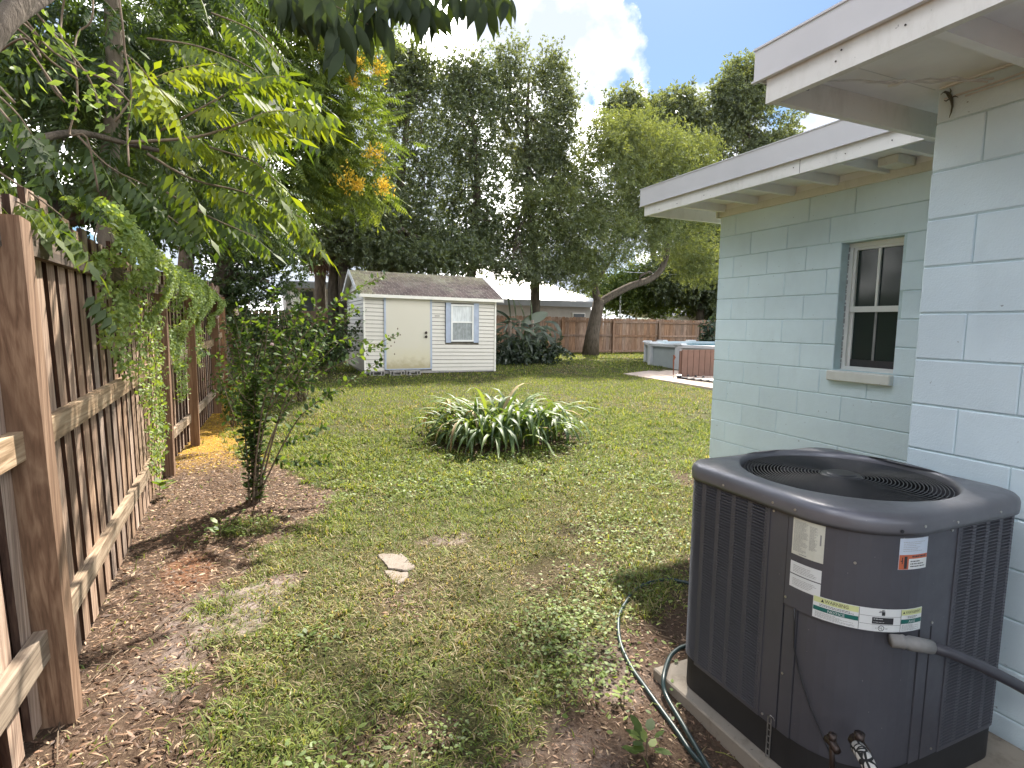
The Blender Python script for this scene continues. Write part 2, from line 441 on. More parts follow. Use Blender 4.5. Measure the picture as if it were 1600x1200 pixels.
def shinglemat():
    m, t, b = new_mat('old_shingles')
    f = noise(t, 1.5, 5, .65)
    cc = ramp(t, f, [(0.35, (.15, .11, .10)), (0.52, (.23, .18, .16)), (0.7, (.34, .31, .24))])
    c = t.nodes.new('ShaderNodeTexCoord'); sx = t.nodes.new('ShaderNodeSeparateXYZ'); t.links.new(c.outputs['Object'], sx.inputs[0])
    cc = mixc(t, math_(t, 'MULTIPLY', ramp(t, math_(t, 'SUBTRACT', sx.outputs['Z'], math_(t, 'MULTIPLY', noise(t, 2.5, 4), .35)), [(0.0, 0.0), (1.0, 1.0)]), .0), cc, (.4, .4, .2))
    a = t.nodes.new('ShaderNodeAttribute'); a.attribute_name = 'tint'
    cc = mixc(t, 1.0, cc, ramp(t, a.outputs['Fac'], [(0, .75), (1, 1.2)]), 'MULTIPLY')
    mo = t.nodes.new('ShaderNodeAttribute'); mo.attribute_name = 'moss'
    cc = mixc(t, math_(t, 'MULTIPLY', mo.outputs['Fac'], ramp(t, noise(t, 6, 6, .7), [(0.35, 0.1), (0.6, 1.0)])), cc, (.36, .34, .21))
    t.links.new(cc, b.inputs['Base Color']); b.inputs['Roughness'].default_value = .95
    bump(t, b, noise(t, 120, 2), .5, .004)
    return m
M['shingle'] = shinglemat()
M['knob'] = simple('dark_knob', (.05, .035, .03), .4, .1, 10, metal=.5)
M['cinder'] = simple('cinder_block', (.33, .31, .29), .95, .15, 20, bstr=.5)
M['curtain'] = simple('white_curtain', (.62, .64, .64), .8, .25, 6, stretch=(3, 1, .5))
M['poolwall'] = simple('pool_steel', (.33, .36, .36), .5, .08, 4)
M['poolwhite'] = simple('pool_resin', (.52, .53, .54), .45, .06, 6)
M['poolbrown'] = simple('brown_boards', (.13, .07, .05), .7, .15, 5)
M['water'], t_, b_ = new_mat('pool_water')
b_.inputs['Base Color'].default_value = (.02, .30, .42, 1); b_.inputs['Roughness'].default_value = .08
bump(t_, b_, noise(t_, 9, 3), .5, .05)
M['slab'] = simple('pinkish_slab', (.50, .40, .335), .9, .1, 3, bstr=.2)
M['rust'] = simple('rust', (.16, .05, .025), .9, .3, 20)
M['nroof'] = simple('bright_metal_roof', (.50, .51, .53), .35, .05, 3)
M['nwall'] = simple('stucco', (.36, .34, .31), .9, .08, 3)
M['nfascia'] = simple('grey_fascia', (.20, .21, .22), .7, .08, 3)
M['ndark'] = simple('dark_window', (.04, .045, .05), .3, .1, 3)
M['nblue'] = simple('slate_roof', (.13, .14, .19), .8, .12, 5)
M['brick'] = simple('brick_wall', (.25, .13, .09), .9, .3, 25)
M['pole'] = simple('galvanised_pole', (.45, .45, .43), .5, .1, 6)
M['cable'] = simple('painted_cable', (.62, .61, .62), .6, .1, 30)
M['lizard'] = simple('dark_lizard', (.07, .07, .06), .8, .2, 40)
M['web'] = simple('dusty_cobweb', (.18, .17, .17), .95, .2, 60)

# ================================================================ ground
def sstep(a, b, x):
    t = np.clip((x - a) / (b - a), 0, 1); return t * t * (3 - 2 * t)
def gmasks(x, y):
    x = np.asarray(x, float); y = np.asarray(y, float)
    xb = np.interp(y, [-5, 2.1, 2.75, 3.4, 3.75, 4.26, 4.7, 5.2, 6.05, 7.0, 8.3, 11.9, 14, 16], [-.3, -.31, -.27, -.28, -.11, .01, .2, .5, .34, -.15, -.41, -.5, -.55, -.7])
    n = fbm(x, y, 2.2, 3) - .5; n2 = fbm(x, y, 9, 8) - .5
    dirt = sstep(-.12, .16, (xb - x) + n * .55 + n2 * .35)
    yb = np.interp(x, [.4, .6, .84, 1.11, 1.52, 1.9, 2.36, 2.8, 4], [-2, .9, 1.71, 2.07, 2.36, 2.5, 2.8, 3.0, 3.0])
    ac = sstep(-.12, .2, (yb - y) + n * .5 + n2 * .35) * (x < 4.2)
    dirt = np.maximum(dirt, ac)
    for cx, cy_, rx, ry, s in ((1.2, 3.9, .22, .12, .7), (.08, 3.63, .14, .1, .8), (.45, 2.0, .28, .16, .75), (.85, 1.72, .3, .2, .7), (4.07, 4.5, .25, .4, .9),
                              (2.95, 7.05, 1.12, 1.05, 1.0), (2.35, 3.6, .35, .25, .5), (8.44, 14.2, .7, .2, .45), (5.6, 10.6, .3, .2, .4), (.75, 3.15, .25, .25, .5), (1.75, 3.1, .4, .25, .45), (3.3, 5.0, .3, .12, .5), (1.9, 4.6, .3, .1, .4)):
        d = ((x - cx) / rx) ** 2 + ((y - cy_) / ry) ** 2
        dirt = np.maximum(dirt, s * sstep(1.5, .3, d + n * 1.6 + n2 * 1.6))
    for cx, cy_, r in ((-.16, 4.7, .24), (-.3, 4.62, .15), (-.3, 7.6, .2)):      # tufts inside the bare strip
        d = ((x - cx) / r) ** 2 + ((y - cy_) / r) ** 2
        dirt = dirt * (1 - .8 * sstep(1.4, .2, d + n2 * 1.5))
    sand = np.zeros_like(x); nn = fbm(x, y, 16, 71, 3)
    for cx, cy_, rx, ry, s in ((-.27, 3.35, .30, .30, .9), (-.45, 2.85, .22, .3, .5), (-.08, 3.5, .2, .16, .8), (.08, 3.63, .14, .1, .8), (1.2, 3.92, .2, .1, .6), (1.5, 2.15, .25, .25, .45), (1.0, 1.75, .3, .2, .35), (.42, 5.3, .35, .3, .3)):
        d = ((x - cx) / rx) ** 2 + ((y - cy_) / ry) ** 2
        sand = np.maximum(sand, s * sstep(1.3, .1, d + n * 2 + n2 * 1.5))
    sand = sand * (.25 + .75 * sstep(.42, .62, nn))
    red = .8 * sstep(1.3, .1, ((x + .5) / .17) ** 2 + ((y - 4.0) / .35) ** 2 + n * 1.6)
    pet = sstep(6.3, 7.6, y) * sstep(-.1, .18, (xb + .22 - x) + n * .5) * sstep(17, 13, y)
    dry = np.clip(.30 + (fbm(x, y, .8, 21) - .5) * 1.9 + .35 * sstep(1.4, .2, ((x - .8) / 1.1) ** 2 + ((y - 2.9) / .9) ** 2) + .3 * sstep(1.2, .2, ((x - 1.6) / .7) ** 2 + ((y - 3.4) / .5) ** 2) - .32 * sstep(4.0, 6.0, y) + .2 * sstep(8, 6, y) * sstep(1.2, .2, x), 0, 1)
    return dirt, sand, red, pet, dry
def axis(segs):
    a = [np.arange(s, e, d) for s, e, d in segs]; return np.concatenate(a + [np.array([segs[-1][1]])])
gx = axis([(-70, -10, 6), (-10, -1.3, .6), (-1.3, 3.0, .028), (3.0, 9.0, .09), (9, 20, .5), (20, 90, 7)])
gy = axis([(-30, -2, 4), (-2, 1, .15), (1, 5, .028), (5, 9, .06), (9, 22, .2), (22, 40, 1.5), (40, 160, 12)])
XX, YY = np.meshgrid(gx, gy)
dirt, sand, red, pet, dry = gmasks(XX, YY)
ZZ = G(XX, YY) + .02 * (fbm(XX, YY, 1.1, 40) - .5) + .018 * (fbm(XX, YY, 9, 50) - .5) * (YY < 9) - .006 * dirt
nx_, ny_ = len(gx), len(gy)
idx = np.arange(nx_ * ny_).reshape(ny_, nx_)
F = np.stack([idx[:-1, :-1], idx[:-1, 1:], idx[1:, 1:], idx[1:, :-1]], -1).reshape(-1, 4)
def groundmat():
    m, t, b = new_mat('soil_and_turf')
    def A(n): 
        a = t.nodes.new('ShaderNodeAttribute'); a.attribute_name = n; return a.outputs['Fac']
    f = noise(t, 55, 7, .7); f2 = noise(t, 6, 6, .65); f3 = noise(t, 230, 3, .6)
    turf = ramp(t, noise(t, 60, 8, .75), [(0.3, (.022, .022, .010)), (0.45, (.05, .05, .02)), (0.58, (.10, .095, .038)), (0.72, (.20, .175, .085))])
    far = ramp(t, noise(t, 3, 10, .8), [(0.3, (.05, .085, .018)), (0.5, (.10, .15, .035)), (0.7, (.17, .20, .06))])
    soil = ramp(t, f, [(0.3, (.04, .025, .017)), (0.48, (.08, .052, .035)), (0.60, (.13, .09, .062)), (0.72, (.24, .175, .13))])
    soil = mixc(t, ramp(t, f2, [(0.4, 0.0), (0.7, .5)]), soil, (.09, .06, .043))
    sandc = ramp(t, f, [(0.3, (.20, .15, .13)), (0.55, (.33, .27, .25)), (0.75, (.48, .42, .38))])
    redc = ramp(t, f3, [(0.35, (.12, .045, .02)), (0.65, (.33, .14, .065))])
    petc = ramp(t, f3, [(0.40, (.10, .065, .03)), (0.5, (.42, .23, .045)), (0.62, (.62, .38, .07))])
    c = mixc(t, A('dirt'), turf, soil)
    c = mixc(t, A('sand'), c, sandc)
    c = mixc(t, math_(t, 'MULTIPLY', A('red'), .7), c, redc)
    c = mixc(t, math_(t, 'MULTIPLY', A('pet'), .75), c, petc)
    t.links.new(c, b.inputs['Base Color']); b.inputs['Roughness'].default_value = .95; b.inputs['Specular IOR Level'].default_value = .15
    bump(t, b, math_(t, 'ADD', f, math_(t, 'MULTIPLY', f3, .5)), .8, .015)
    return m
M['ground'] = groundmat()
gr = np_mesh('ground', np.stack([XX, YY, ZZ], -1).reshape(-1, 3), F, M['ground'], attrs=dict(dirt=dirt.ravel(), sand=sand.ravel(), red=red.ravel(), pet=pet.ravel()), smooth=True)
gr['kind'] = 'structure'
from numpy import searchsorted
def GZ(x, y):       # height of the ground mesh
    x = np.asarray(x, float); y = np.asarray(y, float)
    i = np.clip(np.searchsorted(gx, x) - 1, 0, nx_ - 2); j = np.clip(np.searchsorted(gy, y) - 1, 0, ny_ - 2)
    fx = (x - gx[i]) / (gx[i + 1] - gx[i]); fy = (y - gy[j]) / (gy[j + 1] - gy[j])
    return (ZZ[j, i] * (1 - fx) + ZZ[j, i + 1] * fx) * (1 - fy) + (ZZ[j + 1, i] * (1 - fx) + ZZ[j + 1, i + 1] * fx) * fy

# ================================================================ house
house = thing('house', 'pale aqua painted block house with white overhanging eaves, at the right edge', 'house', (4.2, 1.6, 0))
def block_wall(name, parent_loc, plane_x, y_ranges, courses, label=None):
    """a wall facing -X: mortar body as the wall, each block a child standing 5 mm proud"""
_bcache = {}
def add_block(par, x, y0, y1, z0, z1):
    k = (round(y1 - y0, 4), round(z1 - z0, 4))
    pl = world_loc(par)
    if k not in _bcache:
        V, Fc = bevel_box(-.006, .02, 0, k[0], 0, k[1], .0042)
        me = bpy.data.meshes.new('block'); me.from_pydata(V, [], Fc); me.materials.append(M['block']); me.update(); _bcache[k] = me
    o = bpy.data.objects.new('block', _bcache[k]); link(o, par); o.location = (x - pl[0], y0 - pl[1], z0 - pl[2])
CH = .2032; BL = .406; gv = .55
def courses_on(par, x, ztop, nrow, y_hi, y_lo, offs, holes=(), g=.0033, vis=None, longrows=()):
    for r in range(nrow):
        z1 = ztop - r * CH; z0 = z1 - CH
        first = offs[r % len(offs)]
        edges = [y_hi]; y = y_hi - first
        while y > y_lo + .03: edges.append(y); y -= BL * (1 if r not in longrows else random.choice([1, 2, 3]))
        edges.append(y_lo)
        for a, b in zip(edges[:-1], edges[1:]):
            segs = [(b, a)]
            for (hy0, hy1, hz0, hz1) in holes:
                if z0 < hz1 - .01 and z1 > hz0 + .01:
                    ns = []
                    for (s, e) in segs:
                        if e <= hy0 or s >= hy1: ns.append((s, e)); continue
                        if s < hy0: ns.append((s, hy0))
                        if e > hy1: ns.append((hy1, e))
                    segs = ns
            for (s, e) in segs:
                if e - s > .03:
                    add_block(par, x, s + (g * gv if s != y_lo else 0), e - (g * gv if e != y_hi else 0), z0 + g, z1 - g)
# near wing: wall face x = 2.70, from y = -3 to 1.61; 
WX = 2.70
near = MB().box(WX + .0012, WX + .2, -3.0, 1.606, -.2, 2.62).box(WX + .2, 9.0, 1.41, 1.606, -.2, 2.62).build('wall', M['mortar'], house)
courses_on(near, WX, 2.48, 13, 1.61, -3.0, [.19, .395])
# smooth band above the top course
MB().box(WX - .006, WX + .0008, -3.0, 1.606, 2.4835, 2.62).build('wall_plate', M['block'], near)
FX = 4.20
WIN = (2.655, 3.13, 1.262, 2.262)
hy0, hy1, hz0, hz1 = WIN
fw = MB()
fw.box(FX + .0012, FX + .19, 1.606, hy0, -.1, 2.675).box(FX + .0012, FX + .19, hy1, 4.45, -.1, 2.675)
fw.box(FX + .0012, FX + .19, hy0, hy1, -.1, hz0).box(FX + .0012, FX + .19, hy0, hy1, hz1, 2.675)
fw.box(FX + .19, 9.0, 4.26, 4.45, -.1, 2.675)
far = fw.build('wall', M['mortar'], house)
top = 2.675 - .012
courses_on(far, FX, hz0 + 7 * CH - .004, 13, 4.456, 1.606, [.605 - .406, .402, .197, .40], holes=[(hy0, hy1, hz0, hz1)], longrows=(0, 1, 6, 7, 8, 9, 10, 11, 12))
MB().box(FX - .03, FX + .0008, 1.606, 4.47, 2.672, 2.735).box(FX - .03, 9, 4.452, 4.50, 2.672, 2.735).build('wall_plate', M['trim'], far)
# window in the far wall
win = MB()
xo = FX + .085
win.box(xo, xo + .06, hy0, hy0 + .035, hz0, hz1).box(xo, xo + .06, hy1 - .035, hy1, hz0, hz1)
win.box(xo, xo + .06, hy0 + .035, hy1 - .035, hz1 - .035, hz1).box(xo, xo + .06, hy0 + .035, hy1 - .035, hz0, hz0 + .03)
wn = win.build('window', M['frame_white'], house)
zm = 1.745
MB().box(xo + .012, xo + .05, hy0 + .035, hy1 - .035, zm - .022, zm + .022).build('meeting_rail', M['frame_white'], wn)
yc = (hy0 + hy1) / 2
sb = MB()     # upper and lower sash borders
for (a, b, dx) in ((zm + .022, hz1 - .035, .016), (hz0 + .03, zm - .022, .026)):
    sb.box(xo + dx, xo + .045, hy0 + .035, hy0 + .058, a, b).box(xo + dx, xo + .045, hy1 - .058, hy1 - .035, a, b)
sb.box(xo + .016, xo + .045, hy0 + .058, hy1 - .058, hz1 - .055, hz1 - .035)
sb.build('sash', M['frame_white'], wn)
MB().box(xo + .026, xo + .045, hy0 + .058, hy1 - .058, hz0 + .03, hz0 + .085).build('sash_rail', M['screen'], wn)
MB().box(xo + .018, xo + .034, yc - .009, yc + .009, zm + .022, hz1 - .055).build('muntin', M['frame_white'], wn)
MB().box(xo + .030, xo + .036, yc - .009, yc + .009, hz0 + .085, zm - .022).build('muntin', M['pvc'], wn)
MB().box(xo + .036, xo + .041, hy0 + .058, hy1 - .058, zm + .022, hz1 - .055).build('pane', M['pane'], wn)
MB().box(xo + .038, xo + .043, hy0 + .058, hy1 - .058, hz0 + .085, zm - .022).build('pane', M['pane'], wn)
bl = MB()
z = zm + .03
while z < hz1 - .05:
    bl.hexa([(xo + .07, hy0 + .05, z), (xo + .075, hy0 + .05, z), (xo + .075, hy1 - .05, z), (xo + .07, hy1 - .05, z)],
            [(xo + .055, hy0 + .05, z + .024), (xo + .06, hy0 + .05, z + .024), (xo + .06, hy1 - .05, z + .024), (xo + .055, hy1 - .05, z + .024)]); z += .022
bl.build('blind', M['blind'], wn)
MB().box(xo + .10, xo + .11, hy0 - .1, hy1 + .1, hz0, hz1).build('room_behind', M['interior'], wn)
# painted reveals with crumbling caulk
MB().box(FX + .006, xo, hy1 - .0005, hy1 + .003, hz0, hz1).build('reveal', M['mortar'], wn)
cb = MB(); z = hz0 + .01
while z < hz1 - .02:
    h = random.uniform(.01, .05); cb.box(xo - .006 - random.random() * .006, xo, hy1 - .004 - random.random() * .006, hy1 - .0008, z, min(z + h, hz1)); z += h + random.uniform(.002, .02)
cb.build('caulk', M['caulk'], wn)
MB().add(*bevel_box(FX - .055, xo - .001, hy0 - .012, hy1 + .022, hz0 - .085, hz0 - .004, .008)).build('window_sill', M['sill'], house)

# roofs ------------------------------------------------------------
def roof(x_out, y_end, y_back, z_bot, z_mid, z_top, xr, wallx, rafter_ys, raf_z, deck_z, x_far, y_start):
    r = MB().box(x_out + .03, x_far, y_back, y_end - .03, deck_z, z_top - .02).build('roof', M['rooftop'], house)
    # metal fascia cover (upper) and wooden fascia board (lower, set back)
    m = MB()
    m.box(x_out, x_out + .012, y_back, y_end, z_mid, z_top).box(x_out + .012, x_far, y_end - .012, y_end, z_mid, z_top)
    m.box(x_out - .006, x_out + .03, y_back, y_end + .006, z_top, z_top + .008).box(x_out + .03, x_far, y_end - .03, y_end + .006, z_top, z_top + .008)
    m.box(x_out - .007, x_out + .012, y_back, y_end + .006, z_mid - .008, z_mid)
    m.build('fascia_cover', M['fascia'], r)
    f = MB().box(x_out + .02, x_out + .052, y_back, y_end - .05, z_bot, z_mid + .03).box(x_out + .0525, wallx + .6, y_end - .082, y_end - .052, z_bot + .004, z_mid + .03)
    f.build('fascia_board', M['trim'], r)
    MB().box(x_out + .053, wallx + .02, y_back, y_end - .083, deck_z - .014, deck_z - .001).box(wallx + .02, x_far, wally(y_end, y_start), y_end - .083, deck_z - .014, deck_z - .001).build('soffit', M['soffit'], r)
    for y in rafter_ys:
        MB().box(x_out + .053, wallx - .006 + .0, y - .019, y + .019, raf_z, deck_z - .0145).build('rafter', M['soffit'], r)
    return r
def wally(a, b): return b
ry = [4.378 - .4 * i + .02 for i in range(7)]
rf1 = roof(3.45, 4.78, 1.70, 2.672, 2.775, 2.93, 0, FX, [y for y in ry if y > 1.75], 2.715, 2.80, 9.4, 4.50)
# beam blocking between the rafters at the wall, and a vent box
for a, b in zip(ry[:-1], ry[1:]):
    MB().box(FX - .02, FX + .002, b + .02, a - .02, 2.7355, 2.785).build('blocking', M['soffit'], rf1)
MB().box(FX - .22, FX - .035, 2.60, 2.74, 2.725, 2.782).build('junction_box', M['trim'], rf1)
rf2 = roof(1.90, 1.87, -3.3, 2.513, 2.615, 2.735, 0, WX, [1.22, .81, .40, -.01, -.42, -.83], 2.545, 2.642, 9.4, 1.62)
MB().box(WX - .02, WX + .02, -3.3, 1.60, 2.6205, 2.6275).build('frieze', M['soffit'], rf2)
# old cables stapled along the eave of the near wing
def wander(a, b, n, j):
    a = np.array(a); b = np.array(b); P = []
    for i in range(n + 1):
        t = i / n; p = a + (b - a) * t
        if 0 < i < n: p = p + np.array([random.uniform(-j, j) for _ in range(3)])
        P.append(p)
    return P
cbm = MB()
cbm.tube(wander((WX - .012, 1.58, 2.575), (WX - .02, -.8, 2.60), 16, .005), .0042, 6)
cbm.tube(wander((WX - .012, 1.5, 2.56), (WX - .018, -.8, 2.572), 16, .004), .0035, 6)
cbm.tube(wander((WX - .02, 1.42, 2.585), (2.05, 1.76, 2.60), 10, .006), .004, 6)
cbm.tube(wander((WX - .02, 1.40, 2.59), (2.3, 1.66, 2.605), 10, .01), .004, 6)
cbm.build('eave_cable', M['cable'], house)
# clumps of filler on the cable
for p in ((WX - .02, .95, 2.585), (2.40, 1.60, 2.598)):
    m = MB(); m.tube([(p[0], p[1] - .035, p[2]), (p[0], p[1], p[2]), (p[0], p[1] + .035, p[2])], [.004, .014, .004], 8); m.build('cable_clip', M['trim'], house)
cw = MB()
cw.tube(wander((2.02, 1.70, 2.545), (2.05, 1.66, 2.63), 6, .008), .0035, 5)
cw.tube(wander((2.02, 1.70, 2.545), (2.13, 1.70, 2.64), 6, .006), .0022, 5)
cw.tube(wander((2.02, 1.70, 2.545), (1.96, 1.72, 2.57), 5, .01), .005, 5)
cw.build('cobweb_strand', M['web'], house)
# nail heads and a butt joint in the fascia boards
for X, pts in ((1.918, ((1315, 78), (1415, 39), (1195, 154), (1197, 133), (1306, 96))), (3.468, ((1100, 305), (1058, 318), (1240, 262), (1321, 240), (1394, 219), (1030, 327)))):
    for q in pts:
        p = atx(q[0], q[1], X); MB().tube([p, p + np.array([-.0025, 0, 0])], .0035 if X < 2 else .004, 7).build('nail', M['knob'], house)
for X, Yj, z0, z1 in ((1.9185, .62, 2.516, 2.605), (3.4685, 2.95, 2.675, 2.765)): MB().box(X, X + .003, Yj, Yj + .003, z0, z1).build('board_joint', M['knob'], house)
for y_ in (1.34, 1.62): MB().box(1.96, WX - .01, y_, y_ + .003, 2.6265, 2.6275).build('soffit_joint', M['cable'], house)
# small dark lizard on the wall under the eave
lz = thing('lizard', 'tiny dark lizard clinging to the aqua wall just under the near eave', 'lizard', (WX - .014, 1.50, 2.52))
c0 = atx(1484, 152, WX - .013)
def LP(px, py): 
    p = atx(px, py, WX - .016); return p
m = MB(); m.tube([LP(1476, 143), LP(1480, 145), LP(1484, 150), LP(1487, 157), LP(1488, 166), LP(1486, 176), LP(1483, 184)], [.003, .006, .008, .006, .004, .0025, .001], 8)
m.tube([LP(1480, 146), LP(1474, 144), LP(1470, 148)], [.003, .0022, .001], 5); m.tube([LP(1483, 148), LP(1486, 142), LP(1484, 138)], [.003, .0022, .001], 5)
m.tube([LP(1486, 153), LP(1492, 150), LP(1497, 152)], [.003, .0022, .001], 5); m.tube([LP(1484, 154), LP(1478, 158), LP(1475, 157)], [.003, .0022, .001], 5)
m.build('body', M['lizard'], lz, smooth=True)

# ================================================================ air conditioner
AX0, AX1, AY0, AY1 = 1.70, 2.56, 1.09, 1.95
ac = thing('air_conditioner', 'grey louvered outdoor air conditioner unit on a slab beside the house wall', 'air conditioner', ((AX0 + AX1) / 2, (AY0 + AY1) / 2, -.03))
def outline(off=0.0, rf=.26, rb=.11):
    """closed path from the back-left corner, towards the camera, round: points, normals, arc length on the unoffset path"""
    P = []; Nn = []
    def arc(cx, cy_, r, a0, a1, n):
        for i in range(n + 1):
            a = a0 + (a1 - a0) * i / n; P.append((cx + r * math.cos(a), cy_ + r * math.sin(a))); Nn.append((math.cos(a), math.sin(a)))
    def line(p, q, nrm, n):
        for i in range(1, n):
            t = i / n; P.append((p[0] + (q[0] - p[0]) * t, p[1] + (q[1] - p[1]) * t)); Nn.append(nrm)
    arc(AX0 + rb, AY1 - rb, rb, PI / 2, PI, 10)
    line((AX0, AY1 - rb), (AX0, AY0 + rf), (-1, 0), 10)
    arc(AX0 + rf, AY0 + rf, rf, PI, 1.5 * PI, 20)
    line((AX0 + rf, AY0), (AX1 - rb, AY0), (0, -1), 10)
    arc(AX1 - rb, AY0 + rb, rb, 1.5 * PI, 2 * PI, 10)
    line((AX1, AY0 + rb), (AX1, AY1 - rb), (1, 0), 8)
    arc(AX1 - rb, AY1 - rb, rb, 0, PI / 2, 10)
    line((AX1 - rb, AY1), (AX0 + rb, AY1), (0, 1), 8)
    P = np.array(P); Nn = np.array(Nn)
    return P + Nn * off, Nn, P
OP, ON, _ = outline()
OS = np.concatenate([[0], np.cumsum(np.linalg.norm(np.diff(OP, axis=0), axis=1))])
S_arcback = 11 * 0
def op(s, off=0.0):
    x = np.interp(s, OS, OP[:, 0]); y = np.interp(s, OS, OP[:, 1])
    nx = np.interp(s, OS, ON[:, 0]); ny = np.interp(s, OS, ON[:, 1]); l = math.hypot(nx, ny)
    return np.array([x + nx / l * off, y + ny / l * off])
def s_of_left_y(y):      # on the left face
    return .11 * PI / 2 + (AY1 - .11 - y)
s_arc0 = s_of_left_y(AY0 + .26); s_arc1 = s_arc0 + .26 * PI / 2
def s_of_front_x(x): return s_arc1 + (x - (AX0 + .26))
s_end = s_of_front_x(AX1 - .11)
def shell(m, s0, s1, z0, z1, o0, o1, n=None):
    """a curved plate over the cabinet's outline, between two offsets"""
    n = n or max(1, int(abs(s1 - s0) / .035) + 1)
    ss = np.linspace(s0, s1, n + 1); V = []
    for s in ss:
        a = op(s, o0); b = op(s, o1)
        V += [(a[0], a[1], z0), (b[0], b[1], z0), (b[0], b[1], z1), (a[0], a[1], z1)]
    F = [(0, 3, 2, 1), (4 * n, 4 * n + 1, 4 * n + 2, 4 * n + 3)]
    for i in range(n):
        q = 4 * i
        for k in range(4): F.append((q + k, q + (k + 1) % 4, q + 4 + (k + 1) % 4, q + 4 + k))
    m.add(V, F); return m
zb, zt = .105, .945
# base pan
pan = MB(); P0, _, _ = outline(-.004, .26, .11); n = len(P0)
pan.add([(p[0], p[1], -.028) for p in P0] + [(p[0], p[1], zb + .004) for p in P0], [(i, (i + 1) % n, n + (i + 1) % n, n + i) for i in range(n)] + [tuple(range(n))])
pan.build('base_pan', M['ac_dark'], ac)
# dark core behind the louvers
Pc, _, _ = outline(-.028, .25, .1)
MB().add([(p[0], p[1], zb) for p in Pc] + [(p[0], p[1], zt) for p in Pc], [(i, (i + 1) % n, n + (i + 1) % n, n + i) for i in range(n)]).build('coil', M['interior'], ac)
sL0, sL1 = s_of_left_y(1.905 - .085), s_of_left_y(1.475)     # louvers of the left face
sF0, sF1 = s_of_front_x(2.135), s_of_front_x(2.47)
# solid plates: strip between louvers and seam, lower panel, upper cover, right strip
seam1 = s_of_left_y(1.395); seam2 = s_of_front_x(2.04)
shell(MB(), sL1, seam1 - .0025, zb, zt, -.02, 0).build('corner_post', M['ac'], ac)
shell(MB(), seam1 + .0025, seam1 + .055, zb, .60, -.02, -.002).build('service_panel_flange', M['ac'], ac)
shell(MB(), seam1 + .058, seam2 - .060, zb, .60, -.02, -.006).build('service_panel', M['ac'], ac)
shell(MB(), seam2 - .057, seam2 - .0025, zb, .60, -.02, -.002).build('service_panel_flange', M['ac'], ac)
shell(MB(), seam1 + .003, seam2 - .003, .602, zt, -.02, .005).build('control_cover', M['ac'], ac)
shell(MB(), seam2 + .0025, sF0, zb, zt, -.02, 0).build('corner_post', M['ac'], ac)
# frame ribs of the louvered faces
def face_ribs(s0, s1, cuts, w=.011):
    e = [s0] + [s0 + (s1 - s0) * c for c in cuts] + [s1]
    for k, s in enumerate(e):
        ww = w if 0 < k < len(e) - 1 else .012
        shell(MB(), s - ww, s + ww, zb + .012, zt, -.016, .0035, 1).build('louver_rib', M['ac'], ac)
    shell(MB(), s0 - .012, s1 + .012, zb, zb + .012, -.016, .0030).build('louver_rib', M['ac'], ac)
face_ribs(sL0, sL1 - .012, (.25, .5, .75))
face_ribs(sF0 + .012, sF1, (.25, .5, .75))
shell(MB(), .02, .05, zb, zt, -.016, .0035).build('louver_rib', M['ac'], ac)
def louvers(s0, s1, n=None, pitch=.0122):
    n = n or max(1, int((s1 - s0) / .03)); ss = np.linspace(s0, s1, n + 1)
    V = []
    for s in ss:
        a = op(s, -.005); b = op(s, .0035); c = op(s, .0060)
        V += [(a[0], a[1], .0055), (c[0], c[1], .0), (c[0], c[1], .0030), (a[0], a[1], .0072)]
    F = [(0, 3, 2, 1), (4 * n, 4 * n + 1, 4 * n + 2, 4 * n + 3)]
    for i in range(n):
        q = 4 * i
        for k in range(4): F.append((q + k, q + (k + 1) % 4, q + 4 + (k + 1) % 4, q + 4 + k))
    l = ac.location
    me = bpy.data.meshes.new('louver'); me.from_pydata([(v[0] - l[0], v[1] - l[1], v[2]) for v in V], [], F); me.materials.append(M['ac']); me.update()
    z = zb + .016
    while z < zt - .006:
        o = bpy.data.objects.new('louver', me); link(o, ac); o.rotation_euler = (random.uniform(-.0006, .0006), 0, 0); o.location = (0, 0, z - l[2]); z += pitch
louvers(sL0, sL1 - .012, 2); louvers(sF0 + .012, sF1, 2); louvers(.055, sL0 - .006, 8)
# right corner, right and back sides (seen only from the side)
shell(MB(), sF1 + .01, OS[-1], zb, zt, -.02, 0, 44).build('side_panel', M['ac'], ac)
# lid
FCX, FCY, FR = 2.175, 1.55, .386
def ring_pts(off, z, rf, rb): 
    P, _, _ = outline(off, rf, rb); return [(p[0], p[1], z) for p in P]
rings = [ring_pts(.008, .938, .26, .11), ring_pts(.014, .936, .26, .11), ring_pts(.016, .95, .26, .11), ring_pts(.016, .975, .26, .11), ring_pts(.011, .990, .26, .11), ring_pts(.0, 1.0, .26, .11), ring_pts(-.016, 1.005, .26, .11)]
P1 = np.array(rings[-1])[:, :2]; ang = np.arctan2(P1[:, 1] - FCY, P1[:, 0] - FCX)
def circ(r, z): return [(FCX + r * math.cos(a), FCY + r * math.sin(a), z) for a in ang]
rings += [circ(FR + .018, 1.007), circ(FR + .008, 1.004), circ(FR + .002, .994), circ(FR, .97), circ(FR - .001, .90)]
V = [p for r in rings for p in r]; n = len(P1)
F = [(k * n + i, k * n + (i + 1) % n, (k + 1) * n + (i + 1) % n, (k + 1) * n + i) for k in range(len(rings) - 1) for i in range(n)]
MB().add(V, F).build('lid', M['ac_cap'], ac, smooth=True)
